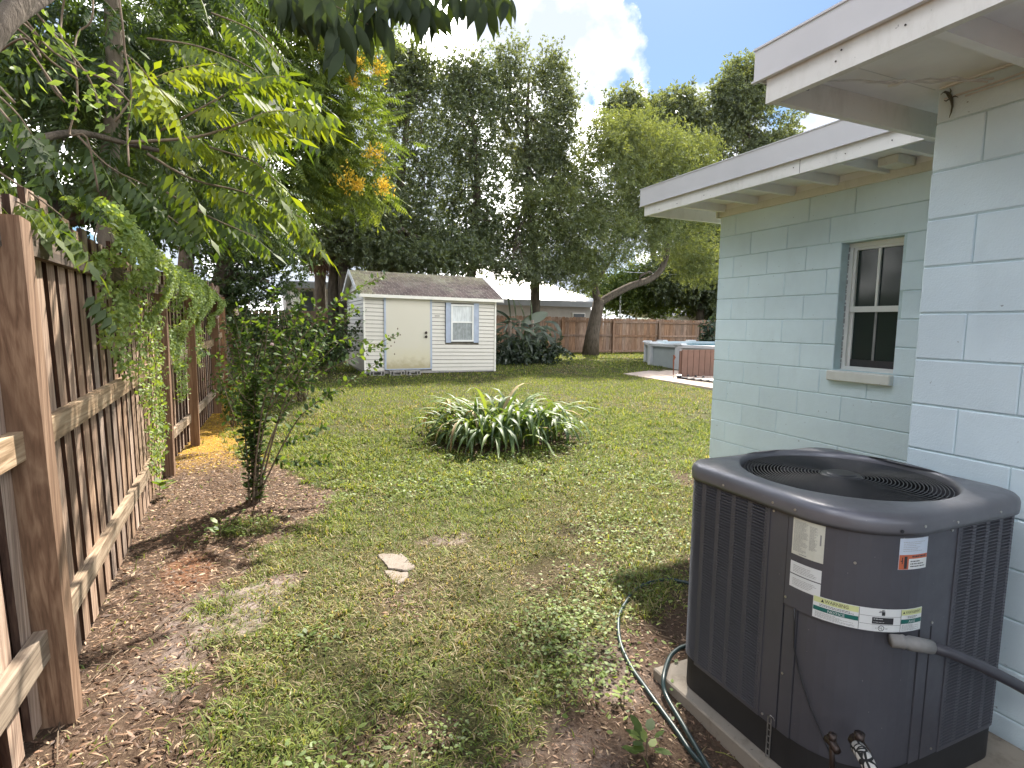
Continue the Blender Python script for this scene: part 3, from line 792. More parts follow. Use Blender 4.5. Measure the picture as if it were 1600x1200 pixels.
# wire guard
for i in range(23):
    r = .082 + i * .0132; z = .990 - .0000 * i
    cz = .992 - .010 * (r / FR) ** 2
    m = MB(); k = 56
    pts = [np.array([FCX + r * math.cos(2 * PI * j / k), FCY + r * math.sin(2 * PI * j / k), cz]) for j in range(k)]
    V = []; F = []
    for j in range(k):
        a = 2 * PI * j / k
        for q in range(4):
            b = 2 * PI * q / 4 + PI / 4
            V.append((FCX + (r + .0022 * math.cos(b)) * math.cos(a), FCY + (r + .0022 * math.cos(b)) * math.sin(a), cz + .0022 * math.sin(b)))
    for j in range(k):
        for q in range(4): F.append((j * 4 + q, ((j + 1) % k) * 4 + q, ((j + 1) % k) * 4 + (q + 1) % 4, j * 4 + (q + 1) % 4))
    m.add(V, F).build('guard_ring', M['black'], ac, smooth=True)
for j in range(8):
    a = 2 * PI * j / 8 + .35
    MB().tube([(FCX + .07 * math.cos(a), FCY + .07 * math.sin(a), .987), (FCX + .25 * math.cos(a), FCY + .25 * math.sin(a), .983), (FCX + (FR + .004) * math.cos(a), FCY + (FR + .004) * math.sin(a), .978)], .0034, 5).build('guard_spoke', M['black'], ac)
def disc(m, r, z0, z1, k=32, cx=FCX, cy_=FCY, b=.006):
    R = [(r, z0), (r, z1 - b), (r - b, z1)]
    V = [(cx + rr * math.cos(2 * PI * j / k), cy_ + rr * math.sin(2 * PI * j / k), zz) for rr, zz in R for j in range(k)]
    F = [(q * k + j, q * k + (j + 1) % k, (q + 1) * k + (j + 1) % k, (q + 1) * k + j) for q in range(2) for j in range(k)] + [tuple(2 * k + j for j in range(k)), tuple(reversed(range(k)))]
    return m.add(V, F)
disc(disc(MB(), .078, .988, .996), .058, .996, 1.002).build('guard_cap', M['black'], ac)
disc(MB(), .07, .78, .93).build('fan_motor', M['ac_dark'], ac)
for j in range(3):
    a0 = 2 * PI * j / 3 + .5; V = []
    for q in range(7):
        t = q / 6; r = .06 + .285 * t; wdt = .30 + .28 * t
        for s_ in (-1, 0, 1):
            a = a0 + s_ * wdt * (.9 if s_ < 0 else 1.1); V.append((FCX + r * math.cos(a), FCY + r * math.sin(a), .915 + s_ * .028 * (1 - .3 * t)))
    F = [(3 * q + k, 3 * q + k + 1, 3 * q + k + 4, 3 * q + k + 3) for q in range(6) for k in range(2)]
    ob = MB().add(V, F).build('fan_blade', M['ac_dark'], ac, smooth=True)
    md = ob.modifiers.new('thickness', 'SOLIDIFY'); md.thickness = .003
# inner shroud and floor of the well
kk = 48
V = [(FCX + (FR - .002) * math.cos(2 * PI * j / kk), FCY + (FR - .002) * math.sin(2 * PI * j / kk), z) for z in (.905, .62) for j in range(kk)]
MB().add(V, [(j, (j + 1) % kk, kk + (j + 1) % kk, kk + j) for j in range(kk)] + [tuple(kk + j for j in range(kk))]).build('shroud', M['interior'], ac)
# screws
def screw_at(s, z, off=.001, r=.0045, mat='screw'):
    p = op(s, off); q = op(s, off + .003)
    MB().tube([(p[0], p[1], z), (q[0], q[1], z)], r, 8).build('screw', M[mat], ac)
for s, z, o in ((s_of_left_y(1.70), .958, .0155), (s_of_left_y(1.455), .96, .0155), (s_of_left_y(1.36), .962, .0155), (s_of_left_y(1.46), .925, .001), (seam1 + .012, .63, .0055), (seam2 - .012, .615, .0055),
                (s_of_front_x(1.93), .966, .0155), (s_of_front_x(2.10), .958, .0155), (s_of_front_x(2.10), .925, .001), (s_of_left_y(1.455), .125, .001), (seam1 + .014, .335, -.001), (s_of_front_x(2.10), .13, .001), (s_arc0 + .18, .83, .006), (s_of_front_x(2.35), .962, .0155)):
    screw_at(s, z, o)
screw_at(s_arc0 + .30, .953, .0155, .006, 'black')
# labels -----------------------------------------------------------
def text_geo(txt, size):
    cu = bpy.data.curves.new('lettering', 'FONT'); cu.body = txt; cu.size = size; cu.resolution_u = 2; cu.fill_mode = 'FRONT'
    ob = bpy.data.objects.new('lettering', cu); col.objects.link(ob)
    dg = bpy.context.evaluated_depsgraph_get(); me = ob.evaluated_get(dg).to_mesh()
    V = np.array([v.co[:2] for v in me.vertices]) if len(me.vertices) else np.zeros((0, 2)); F = [tuple(p.vertices) for p in me.polygons]
    ob.evaluated_get(dg).to_mesh_clear(); col.objects.unlink(ob); bpy.data.objects.remove(ob); bpy.data.curves.remove(cu)
    return V, F
class Decal:
    """flat print laid over the cabinet: s runs along the outline, z up"""
    def __init__(s, s0, z0, w, h, off, slant=0.0): s.s0, s.z0, s.w, s.h, s.off, s.sl = s0, z0, w, h, off, slant
    def P(s, u, v, lift): 
        ss = s.s0 + u; p = op(ss, s.off + lift); return (p[0], p[1], s.z0 + v)
    def rect(s, m, u0, u1, v0, v1, lift):
        n = max(1, int((u1 - u0) / .012)); V = []
        for i in range(n + 1):
            u = u0 + (u1 - u0) * i / n; V += [s.P(u, v0, lift), s.P(u, v1, lift)]
        m.add(V, [(2 * i, 2 * i + 2, 2 * i + 3, 2 * i + 1) for i in range(n)])
    def text(s, m, txt, size, u, v, lift, width=None):
        V, F = text_geo(txt, size)
        if not len(V): return
        k = (width / (V[:, 0].max())) if width else 1
        m.add([s.P(u + a * k, v + b, lift) for a, b in V], F)
    def fine(s, m, u0, u1, v0, v1, line=.0036, th=.0013, lift=.0011):
        v = v1 - line
        while v > v0:
            u = u0; ue = u1 - random.random() ** 2 * (u1 - u0) * .5
            while u < ue:
                l = random.uniform(.002, .008); s.rect(m, u, min(u + l, ue), v, v + th, lift); u += l + random.uniform(.0008, .002)
            v -= line
# rating plate
d = Decal(s_of_left_y(1.372), .800, .112, .132, .0055)
lb = MB(); shell(lb, d.s0, d.s0 + .112, .800, .932, .0053, .0062); rp = lb.build('rating_plate', M['paper_cream'], ac)
mi = MB(); d.fine(mi, .006, .06, .012, .126, lift=.0012); d.fine(mi, .064, .09, .03, .120, lift=.0012); d.rect(mi, .098, .103, .06, .098, .0012)
for _ in range(5): pass
d.fine(mi, .03, .07, .003, .010, .0045, .0025, .0012); mi.build('print', M['ink_grey'], rp)
# two white stickers
for zz, hh in ((.730, .044), (.680, .046)):
    d = Decal(s_of_left_y(1.372), zz, .11, hh, .0055)
    lb = shell(MB(), d.s0, d.s0 + .110, zz, zz + hh, .0053, .0062); rp = lb.build('sticker', M['paper'], ac)
    mi = MB(); d.fine(mi, .012, .1, .006, hh - .008, .0055, .0016, .0012); mi.build('print', M['ink_grey'], rp)
# warning strip round the corner
sw = s_arc0 + .068; W = .345; HZ0, HH = .606, .078
d = Decal(sw, HZ0, W, HH, .0055)
strip = shell(MB(), sw, sw + W, HZ0, HZ0 + HH, .0053, .0062).build('warning_label', M['paper'], ac)
my = MB(); d.rect(my, .0015, .133, HH - .021, HH - .0015, .0011); my.build('label_band', M['paper_yellow'], strip); my = MB(); d.rect(my, .262, W - .0015, HH - .021, HH - .0015, .0011); my.build('label_band', M['paper_yellow'], strip)
mg = MB(); d.rect(mg, .0015, .133, .028, .043, .0011); mg.build('label_band', M['paper_green'], strip); mg = MB(); d.rect(mg, .262, W - .0015, .028, .043, .0011); mg.build('label_band', M['paper_green'], strip)
mk = MB()
d.text(mk, 'WARNING', .0165, .036, HH - .0165, .0016, .068)
mk.add([d.P(.024, HH - .0165, .0016), d.P(.034, HH - .0165, .0016), d.P(.029, HH - .006, .0016)], [(0, 1, 2)])
d.text(mk, 'AVERTISSEMENT', .012, .276, HH - .015, .0016, .060)
mk.add([d.P(.266, HH - .015, .0016), d.P(.274, HH - .015, .0016), d.P(.270, HH - .007, .0016)], [(0, 1, 2)])
d.fine(mk, .02, .12, .046, .056, .0045, .0018, .0013)
d.fine(mk, .285, .325, .046, .056, .0045, .0018, .0013)
# centre column: hand mark, black plate, ring mark
d.rect(mk, .134, .1352, .001, HH - .001, .0012); d.rect(mk, .260, .2612, .001, HH - .001, .0012)
d.rect(mk, .136, .26, .0515, .0524, .0012); d.rect(mk, .136, .26, .0235, .0244, .0012)
d.rect(mk, .172, .236, .0265, .0485, .0013)
d.rect(mk, .199, .209, .056, .068, .0013); d.rect(mk, .1995, .2015, .068, .075, .0013); d.rect(mk, .203, .205, .068, .076, .0013); d.rect(mk, .2065, .208, .068, .074, .0013); d.rect(mk, .190, .1985, .066, .068, .0013); d.rect(mk, .192, .1985, .070, .0715, .0013)
kk2 = 20; cu_, cv_ = .2, .0125
for i in range(kk2):
    a, b = 2 * PI * i / kk2, 2 * PI * (i + 1) / kk2
    mk.add([d.P(cu_ + .0095 * math.cos(a), cv_ + .0095 * math.sin(a), .0014), d.P(cu_ + .0095 * math.cos(b), cv_ + .0095 * math.sin(b), .0014), d.P(cu_ + .0078 * math.cos(b), cv_ + .0078 * math.sin(b), .0014), d.P(cu_ + .0078 * math.cos(a), cv_ + .0078 * math.sin(a), .0014)], [(0, 1, 2, 3)])
d.text(mk, 'U', .010, cu_ - .0062, cv_ - .002, .0015); d.text(mk, 'L', .010, cu_ + .0005, cv_ - .0055, .0015)
d.text(mk, 'C', .006, cu_ - .017, cv_ - .003, .0015); d.text(mk, 'US', .006, cu_ + .012, cv_ - .003, .0015)
mk.build('print', M['ink'], strip)
mw = MB(); d.text(mw, 'NOTICE', .0135, .045, .0305, .0018, .05); d.text(mw, 'AVIS', .0125, .289, .031, .0018, .026); d.fine(mw, .176, .21, .038, .046, .0042, .0022, .0018); d.fine(mw, .176, .232, .029, .036, .0035, .0012, .0018); mw.build('print', M['paper'], strip)
mf = MB(); d.fine(mf, .008, .128, .003, .026, .0034, .0012, .0012); d.fine(mf, .266, .335, .003, .026, .0034, .0012, .0012); mf.build('print', M['ink_grey'], strip)
# orange caution sticker
d = Decal(s_of_front_x(1.856), .820, .108, .105, .0055)
ob = shell(MB(), d.s0, d.s0 + .108, .820, .925, .0053, .0062).build('caution_sticker', M['paper_blue'], ac)
m_ = MB(); d.rect(m_, .001, .034, .001, .050, .0011); d.rect(m_, .034, .107, .036, .050, .0011); m_.build('label_band', M['paper_orange'], ob)
m_ = MB(); d.rect(m_, .034, .107, .001, .036, .0011); m_.build('label_band', M['paper'], ob)
m_ = MB(); d.rect(m_, .018, .028, .004, .045, .0015); d.rect(m_, .010, .013, .02, .042, .0015); d.rect(m_, .006, .010, .028, .031, .0015); d.fine(m_, .04, .1, .002, .034, .0085, .0035, .0015); d.fine(m_, .045, .1, .039, .048, .007, .005, .0015); m_.build('print', M['ink'], ob)
m_ = MB(); d.fine(m_, .012, .095, .056, .098, .006, .0012, .0011); m_.build('print', M['ink_grey'], ob)
# slotted galvanised hold-down strap
st = MB(); s0 = s_of_left_y(1.43)
for i in range(7): shell(st, s0 + .0, s0 + .020, .13 - i * .026 + .004, .13 - i * .026 + .008, .002, .004)
shell(st, s0, s0 + .005, -.03, .138, .002, .004); shell(st, s0 + .015, s0 + .020, -.03, .138, .002, .004)
p = op(s0 + .01, .006); st.tube([(p[0], p[1], .137), (p[0] - .004, p[1] - .006, .15), (p[0] - .003, p[1] - .02, .148), (p[0], p[1] - .024, .138)], .0014, 5)
st.build('hold_down_strap', M['galv'], ac)
# control wire hanging over the service panel
def sp(s, z, off): q = op(s, off); return (q[0], q[1], z)
MB().tube([sp(seam1 + .05, .605, .006), sp(seam1 + .052, .55, .004), sp(seam1 + .056, .46, .003), sp(seam1 + .085, .37, .003), sp(seam1 + .13, .27, .004), sp(seam1 + .18, .18, .012), sp(seam1 + .215, .12, .03)], .0028, 6).build('control_wire', M['black'], ac, smooth=True)
# service valves
def vpt(px, py, Y): return at(px, py, Y)
vv = MB(); va = at(1300, 1160, 1.10); vv.tube([va + [.004, .02, .0], va, va + [-.015, -.03, -.004]], [.014, .014, .012], 8); vv.tube([va, va + [0, -.005, -.06], va + [0, -.01, -.13]], .008, 8); vv.tube([va, va + [0, 0, .028]], [.011, .013], 8)
vv.build('service_valve', M['knob'], ac, smooth=True)
vv = MB(); vb_ = at(1342, 1162, 1.07); vv.tube([vb_ + [.004, .025, 0], vb_, vb_ + [-.005, -.03, -.01]], [.018, .018, .016], 8); vv.tube([vb_, vb_ + [0, 0, .036]], [.014, .016], 8)
vv.build('service_valve', M['knob'], ac, smooth=True)

# insulated refrigerant line, torn white over black
def tornmat():
    m, t, b = new_mat('torn_insulation')
    vo = N(t, 'ShaderNodeTexVoronoi', i_Scale=42.0, feature='DISTANCE_TO_EDGE')
    c = t.nodes.new('ShaderNodeTexCoord'); t.links.new(c.outputs['Object'], vo.inputs['Vector'])
    t.links.new(ramp(t, vo.outputs['Distance'], [(0.12, (.012, .012, .012)), (0.17, (.55, .53, .50))]), b.inputs['Base Color'])
    b.inputs['Roughness'].default_value = .8; return m
M['torn'] = tornmat()
lp = MB(); lp.tube([tuple(at(1340, 1168, 1.05)), tuple(at(1352, 1185, 1.0)), tuple(at(1366, 1215, .96)), (1.86, .86, .0), (1.90, .80, -.06), (2.0, .7, -.07)], [.021, .022, .023, .023, .023, .023], 14)
tag(lp.build('refrigerant_pipe', M['torn'], None, smooth=True), 'pipe in torn white and black insulation below the grey air conditioner', 'pipe')
# electrical conduit with its connector
cd = thing('conduit', 'dark grey flexible conduit running from the air conditioner to the aqua wall', 'conduit', (1.9, 1.07, .6))
MB().tube([(1.835, 1.094, .588), (1.86, 1.078, .588), (1.866, 1.075, .587), (1.872, 1.070, .587), (1.88, 1.065, .586), (1.945, 1.032, .575)], [.021, .021, .024, .018, .024, .022], 12).build('connector', M['pvc'], cd, smooth=True)
MB().tube([(1.93, 1.04, .578), (1.99, 1.005, .562), (2.08, .955, .52), (2.2, .925, .455), (2.34, .905, .375), (2.5, .89, .28), (2.66, .88, .18)], .0185, 12).build('hose', M['conduit'], cd, smooth=True)
# slab under the unit
sl = MB(); V, Fc = bevel_box(1.648, 2.66, .95, 2.05, -.2, -.03, .006); sl.add(V, Fc)
tag(sl.build('concrete_slab', M['concrete'], None), 'cracked concrete slab carrying the grey air conditioner', 'slab')
MB().box(1.6465, 1.664, 1.36, 1.38, -.07, -.0292).build('patch', M['rust'], bpy.data.objects['concrete_slab'])
# garden hose
hz = .012
def onz_(px, py, z):
    d = ray(px, py); t = (z - CAM_H) / d[2]; return d * t + np.array([0, 0, CAM_H])
def gp(l): return [(x, y, float(GZ(x, y)) + hz + dz) for x, y, dz in l]
def smooth_path(P, k=5):
    P = np.array(P); out_ = []
    for i in range(len(P) - 1):
        p0 = P[max(i - 1, 0)]; p1 = P[i]; p2 = P[i + 1]; p3 = P[min(i + 2, len(P) - 1)]
        for j in range(k):
            t = j / k; out_.append(.5 * ((2 * p1) + (-p0 + p2) * t + (2 * p0 - 5 * p1 + 4 * p2 - p3) * t * t + (-p0 + 3 * p1 - 3 * p2 + p3) * t ** 3))
    out_.append(P[-1]); return out_
hs = MB()
hs.tube(smooth_path(gp([(2.45, 2.62, 0), (2.34, 2.74, 0), (2.23, 2.77, 0), (2.08, 2.75, 0), (1.91, 2.64, 0), (1.76, 2.5, 0), (1.64, 2.31, 0), (1.58, 2.13, 0), (1.55, 1.97, 0), (1.53, 1.84, 0), (1.51, 1.71, 0), (1.49, 1.6, 0), (1.485, 1.48, 0), (1.5, 1.2, 0), (1.4, .8, 0), (1.2, .5, 0)])), .0105, 8)
hs.tube(smooth_path([tuple(onz_(1075, 1008, -.02)), tuple(onz_(1060, 1014, -.018)), tuple(onz_(1046, 1028, -.018)), tuple(onz_(1037, 1058, -.02)), tuple(onz_(1040, 1085, -.05))] + gp([(1.55, 1.72, .012), (1.505, 1.58, .018), (1.47, 1.45, .012), (1.42, 1.2, 0), (1.3, .8, 0), (1.05, .5, 0)])), .0105, 8)
tag(hs.build('garden_hose', M['hose'], None, smooth=True), 'dark green garden hose looped on bare soil beside the air conditioner slab', 'hose')

# ================================================================ left fence
fence = thing('fence', 'brown board fence with tall posts and horizontal rails along the left edge, overgrown by vine', 'fence', (-.85, 5, 0))
FXk = [-6, 2.0, 2.9, 6.6, 8.0, 10.2, 12.7, 18.0, 24]
FXv = [-.80, -.80, -.80, -.965, -.87, -.76, -.80, -.82, -.85]
def fx(y): return float(np.interp(y, FXk, FXv))
def lean(y, z):          # the first bay leans back towards the gate side
    return -.085 * max(0, min(1, (6.5 - y) / 2.5)) * z
def post(y, ztop, w=.135, d=.10, out_=.06, x=None, ln=None):
    x1 = (fx(y) + out_) if x is None else x
    x0 = x1 - w; zt_ = ztop; l = (lean(y, 1.0) if ln is None else ln) * zt_
    g = float(GZ(x1, y)) - .05
    MB().hexa([(x0, y, g), (x1, y, g), (x1, y + d, g), (x0, y + d, g)], [(x0 + .004, y + l, zt_), (x1 + .003, y + l, zt_), (x1 + .003, y + d + l, zt_ - .008), (x0 + .004, y + d + l, zt_ - .008)]).build('post', M['post'], fence)
post(2.61, 1.94, x=-.745, ln=-.098)
post(.25, 1.94)
post(6.53, 1.86, x=-.905, ln=0, d=.11, w=.13)
post(7.86, 1.93, w=.10, d=.08, x=-.80, ln=0)
post(10.13, 2.02, x=-.70, ln=0)
post(12.55, 2.05, x=-.735, ln=0)
post(15.0, 2.1, ln=0); post(17.4, 2.15, ln=0); post(19.8, 2.2, ln=0)
def rail(y0, y1, z0, z1, th=.042, mat='rail', off=.0):
    a, b = fx(y0) + off, fx(y1) + off; zz0 = float(G(a, y0)); zz1 = float(G(b, y1)); zz0 = 0 if y0 < 6 else zz0
    l0 = lean(y0, z0) if y0 > 2.4 and y0 < 3 else 0
    MB().hexa([(a - th, y0 + l0, z0 + zz0), (a, y0 + l0, z0 + zz0), (b, y1, z0 + zz1), (b - th, y1, z0 + zz1)],
              [(a - th, y0 + l0, z1 + zz0), (a, y0 + l0, z1 + zz0), (b, y1, z1 + zz1), (b - th, y1, z1 + zz1)]).build('rail', M[mat], fence)
for y0, y1 in ((-1.0, 2.60), (2.72, 6.52), (6.65, 7.85), (7.95, 10.12), (10.24, 12.54), (12.66, 14.99), (15.1, 17.39), (17.5, 19.79)):
    rail(y0, y1, .30, .42 if y1 < 3 else .395); rail(y0, y1, 1.095, 1.20); rail(y0, y1, 1.835, 1.935, .045, 'rail_dark', .004)
_pk = {}
def pk(y, wdt, x, h, z0, mat, th=.024, ln=0.0):
    k = (round(wdt, 3), round(h, 2), mat, round(ln, 3))
    if k not in _pk:
        me = MB().hexa([(0, 0, 0), (th, 0, 0), (th, k[0], 0), (0, k[0], 0)], [(0, ln * h, h), (th, ln * h, h), (th, k[0] + ln * h, h), (0, k[0] + ln * h, h)])
        m2 = bpy.data.meshes.new('picket'); m2.from_pydata(me.v, [], me.f); m2.materials.append(M[mat]); m2.materials.append(M['picket_shade']); m2.polygons.foreach_set('material_index', [1, 0, 1, 0, 1, 1]); m2.update(); _pk[k] = m2  # side faces take the darker wood, shade painted in
    o = bpy.data.objects.new('picket', _pk[k]); link(o, fence)
    fl = fence.location; o.location = (x - fl[0], y - fl[1], z0 - fl[2])
    o.rotation_euler = (0, 0, random.uniform(-.02, .02)); return o
y = -.8
while y < 19.7:
    pit = .182
    ln = round(lean(y, 1.0), 2)
    hh = round(random.choice([2.02, 2.05, 2.08]), 2)
    g = float(G(-.8, y))
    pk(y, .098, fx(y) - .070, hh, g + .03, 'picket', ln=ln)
    pk(y + .075, .135, fx(y) - .125, 2.04, g + .02, 'picket_shade', ln=ln)
    y += pit * random.uniform(.97, 1.03)

# ================================================================ shed
SH = np.array([2.32, 15.0, float(G(3, 15))])
shed = thing('shed', 'small cream sided garden shed with one door and a blue shuttered window', 'shed', SH)
SWx = 3.72; SD = 3.2; sz0 = .30; EV = 2.28
def SX(px): return at(px, 520, 15.0)[0]
sx0, sx1 = 2.32, 6.02
TL = -.015      # the shed sits a little lower at its right end
core = MB()
core.hexa([(sx0 + .03, 15.02, .30), (sx1 - .03, 15.02, .26), (sx1 - .03, 15 + SD, .26), (sx0 + .03, 15 + SD, .30)], [(sx0 + .03, 15.02, 2.27), (sx1 - .03, 15.02, 2.23), (sx1 - .03, 15 + SD, 2.23), (sx0 + .03, 15 + SD, 2.27)])
for xx, zz in ((sx0 + .03, 0), (sx1 - .05, -.04)):
    core.add([(xx, 15.02, 2.27 + zz), (xx, 15 + SD, 2.27 + zz), (xx, 15 + SD / 2, 2.98 + zz), (xx + .02, 15.02, 2.27 + zz), (xx + .02, 15 + SD, 2.27 + zz), (xx + .02, 15 + SD / 2, 2.98 + zz)], [(0, 2, 1), (3, 4, 5), (0, 1, 4, 3), (1, 2, 5, 4), (2, 0, 3, 5)])
wallb = core.build('wall', M['lap'], shed)
def zt_at(x): return (x - sx0) / (sx1 - sx0) * -.045
dx0, dx1 = 2.90, 4.09
wx0, wx1, wz0, wz1 = 4.68, 5.34, 1.085, 2.11
nrow = 19; rh = (2.27 - .30) / nrow
def plank_front(a, b, z0, z1):
    MB().hexa([(a, 14.985, z0 + zt_at(a)), (b, 14.985, z0 + zt_at(b)), (b, 15.02, z0 + zt_at(b)), (a, 15.02, z0 + zt_at(a))],
              [(a, 15.006, z1 + zt_at(a)), (b, 15.006, z1 + zt_at(b)), (b, 15.02, z1 + zt_at(b)), (a, 15.02, z1 + zt_at(a))]).build('siding_board', M['siding'], wallb)
for r in range(nrow):
    z0 = .30 + r * rh + .013; z1 = z0 + rh - .013
    plank_front(sx0 + .04, dx0 - .05, z0, z1)
    if z0 > wz1 or z1 < wz0: plank_front(dx1 + .05, sx1 - .04, z0, z1)
    else: plank_front(dx1 + .05, wx0 - .16, z0, z1); plank_front(wx1 + .16, sx1 - .04, z0, z1)
    MB().hexa([(sx0 + .005, 15.03, z0), (sx0 + .03, 15.03, z0), (sx0 + .03, 15 + SD, z0), (sx0 + .005, 15 + SD, z0)], [(sx0 + .024, 15.03, z1), (sx0 + .03, 15.03, z1), (sx0 + .03, 15 + SD, z1), (sx0 + .024, 15 + SD, z1)]).build('siding_board', M['siding'], wallb)
    MB().hexa([(sx1 - .03, 15.03, z0 - .045), (sx1 - .005, 15.03, z0 - .045), (sx1 - .005, 15 + SD, z0 - .045), (sx1 - .03, 15 + SD, z0 - .045)], [(sx1 - .03, 15.03, z1 - .045), (sx1 - .024, 15.03, z1 - .045), (sx1 - .024, 15 + SD, z1 - .045), (sx1 - .03, 15 + SD, z1 - .045)]).build('siding_board', M['siding'], wallb)
for r in range(6):
    z0 = 2.27 + r * rh; f0 = max(0, (z0 - 2.27) / .71); a = 15 + SD / 2 * f0 + .03; b = 15 + SD - SD / 2 * f0 - .03
    f1 = min(.98, (z0 + rh - 2.27) / .71); a1 = 15 + SD / 2 * f1 + .02; b1 = 15 + SD - SD / 2 * f1 - .02
    MB().hexa([(sx0 + .005, a, z0), (sx0 + .03, a, z0), (sx0 + .03, b, z0), (sx0 + .005, b, z0)], [(sx0 + .024, a1, z0 + rh), (sx0 + .03, a1, z0 + rh), (sx0 + .03, b1, z0 + rh), (sx0 + .024, b1, z0 + rh)]).build('siding_board', M['siding'], wallb)
for xx, dz in ((sx0, 0), (sx1 - .045, -.045)):
    MB().box(xx, xx + .045, 14.975, 15.03, .28 + dz, 2.28 + dz).build('corner_trim', M['siding_trim'], wallb)
dr = MB().box(dx0, dx1, 14.97, 15.01, .365, 2.245).build('door', M['door'], shed)
tr = MB().box(dx0 - .05, dx0, 14.965, 15.01, .345, 2.26).box(dx1, dx1 + .05, 14.965, 15.01, .34, 2.24).box(dx0, dx1, 14.965, 15.01, .335, .365); tr.build('door_frame', M['blue_trim'], shed)
for zz in (1.33, 1.22):
    m = MB(); m.tube([(3.97, 14.97, zz), (3.97, 14.945, zz), (3.97, 14.93, zz), (3.97, 14.91, zz)], [.02, .018, .038, .03], 12); m.build('knob', M['knob'], dr, smooth=True)
MB().box(4.22, 4.36, 14.978, 14.984, 1.775, 1.79).build('nameplate', M['knob'], wallb)
wf = MB(); t_ = .045
wf.box(wx0, wx1, 14.96, 15.0, wz1 - t_, wz1).box(wx0, wx1, 14.95, 15.0, wz0, wz0 + t_).box(wx0, wx0 + t_, 14.96, 15.0, wz0 + t_, wz1 - t_).box(wx1 - t_, wx1, 14.96, 15.0, wz0 + t_, wz1 - t_).box(wx0 + t_, wx1 - t_, 14.965, 15.0, 1.60, 1.645)
sw_ = wf.build('window', M['frame_white'], shed)
MB().box(wx0 + t_, wx1 - t_, 14.99, 14.994, 1.645, wz1 - t_).build('pane', M['curtain'], sw_)
MB().box(wx0 + t_, wx1 - t_, 14.985, 14.989, wz0 + t_, 1.60).build('pane', simple('dusty_screen', (.28, .30, .30), .7, .3, 7, stretch=(2, 1, 1)), sw_)
for a, b in ((wx0 - .15, wx0 - .005), (wx1 + .005, wx1 + .15)):
    s_ = MB().box(a, b, 14.965, 14.98, wz0 - .03, wz1 + .04); s_.box(a, a + .02, 14.955, 14.965, wz0 - .03, wz1 + .04).box(b - .02, b, 14.955, 14.965, wz0 - .03, wz1 + .04).box(a + .02, b - .02, 14.957, 14.965, wz1, wz1 + .04).box(a + .02, b - .02, 14.957, 14.965, wz0 - .03, wz0)
    s_.build('shutter', M['blue_trim'], shed)
# roof: two slopes with courses of shingle tabs
rx0, rx1 = 2.20, 6.16; ry0, rym, ry1 = 14.84, 15 + SD / 2, 15 + SD + .16; rz0, rzm = 2.285, 3.02
rm = MB()
for side in (0, 1):
    ya = ry0 if side == 0 else ry1
    rm.add([(rx0, ya, rz0 - .02), (rx1, ya, rz0 - .065), (rx1, rym, rzm - .065), (rx0, rym, rzm - .02), (rx0, ya, rz0 + .03), (rx1, ya, rz0 - .015), (rx1, rym, rzm - .015), (rx0, rym, rzm + .03)],
           [(0, 3, 2, 1), (4, 5, 6, 7), (0, 1, 5, 4), (1, 2, 6, 5), (2, 3, 7, 6), (3, 0, 4, 7)])
rfo = rm.build('roof', M['siding_trim'], shed)
V = []; F = []; tn = []; ms = []
nc = 15
for side in (0, 1):
    for c in range(nc):
        t0, t1 = c / nc, (c + 1.25) / nc; x = rx0 - .02 - random.random() * .15
        while x < rx1 + .02:
            ww = .155; a, b = max(x, rx0 - .015), min(x + ww - .006, rx1 + .015); x += ww
            if b - a < .01: continue
            def pt(xx, t, up):
                yy = (ry0 + (rym - ry0) * t) if side == 0 else (ry1 + (rym - ry1) * t)
                return (xx, yy, rz0 + .03 + (rzm - rz0) * t + up + (xx - rx0) / (rx1 - rx0) * -.045)
            o = len(V); V += [pt(a, t0, .013), pt(b, t0, .013), pt(b, min(t1, 1), .002), pt(a, min(t1, 1), .002), pt(a, t0, .001), pt(b, t0, .001)]
            F += [(o, o + 1, o + 2, o + 3), (o + 4, o + 5, o + 1, o)]; r = random.random(); tn += [r] * 6; mm = min(1, max(0, (t0 - .45) * 1.8)) * .9 + (.8 if a < rx0 + .35 else 0); ms += [min(1, mm)] * 6
so = np_mesh('shingles', V, np.array(F), M['shingle'], rfo, dict(tint=tn, moss=ms)); so['kind'] = 'stuff'
bb = MB(); 
for xx, dz in ((rx0 - .035, 0), (rx1 + .005, -.045)):
    for ya in (ry0, ry1):
        bb.add([(xx, ya, rz0 - .06 + dz), (xx + .03, ya, rz0 - .06 + dz), (xx + .03, rym, rzm - .06 + dz), (xx, rym, rzm - .06 + dz), (xx, ya, rz0 + .05 + dz), (xx + .03, ya, rz0 + .05 + dz), (xx + .03, rym, rzm + .05 + dz), (xx, rym, rzm + .05 + dz)],
               [(0, 3, 2, 1), (4, 5, 6, 7), (0, 1, 5, 4), (1, 2, 6, 5), (2, 3, 7, 6), (3, 0, 4, 7)])
bb.build('barge_board', M['fascia'], shed)
MB().hexa([(rx0, ry0 - .02, rz0 - .05), (rx1, ry0 - .02, rz0 - .095), (rx1, ry0, rz0 - .095), (rx0, ry0, rz0 - .05)], [(rx0, ry0 - .02, rz0 + .03), (rx1, ry0 - .02, rz0 - .015), (rx1, ry0, rz0 - .015), (rx0, ry0, rz0 + .03)]).build('fascia', M['siding_trim'], shed)
MB().box(sx0 + .01, sx1 - .01, 14.99, 15.02, .235, .30).box(sx0 + .02, sx1 - .02, 15.1, 15 + SD, .24, .2995).build('skid', M['cinder'], shed)
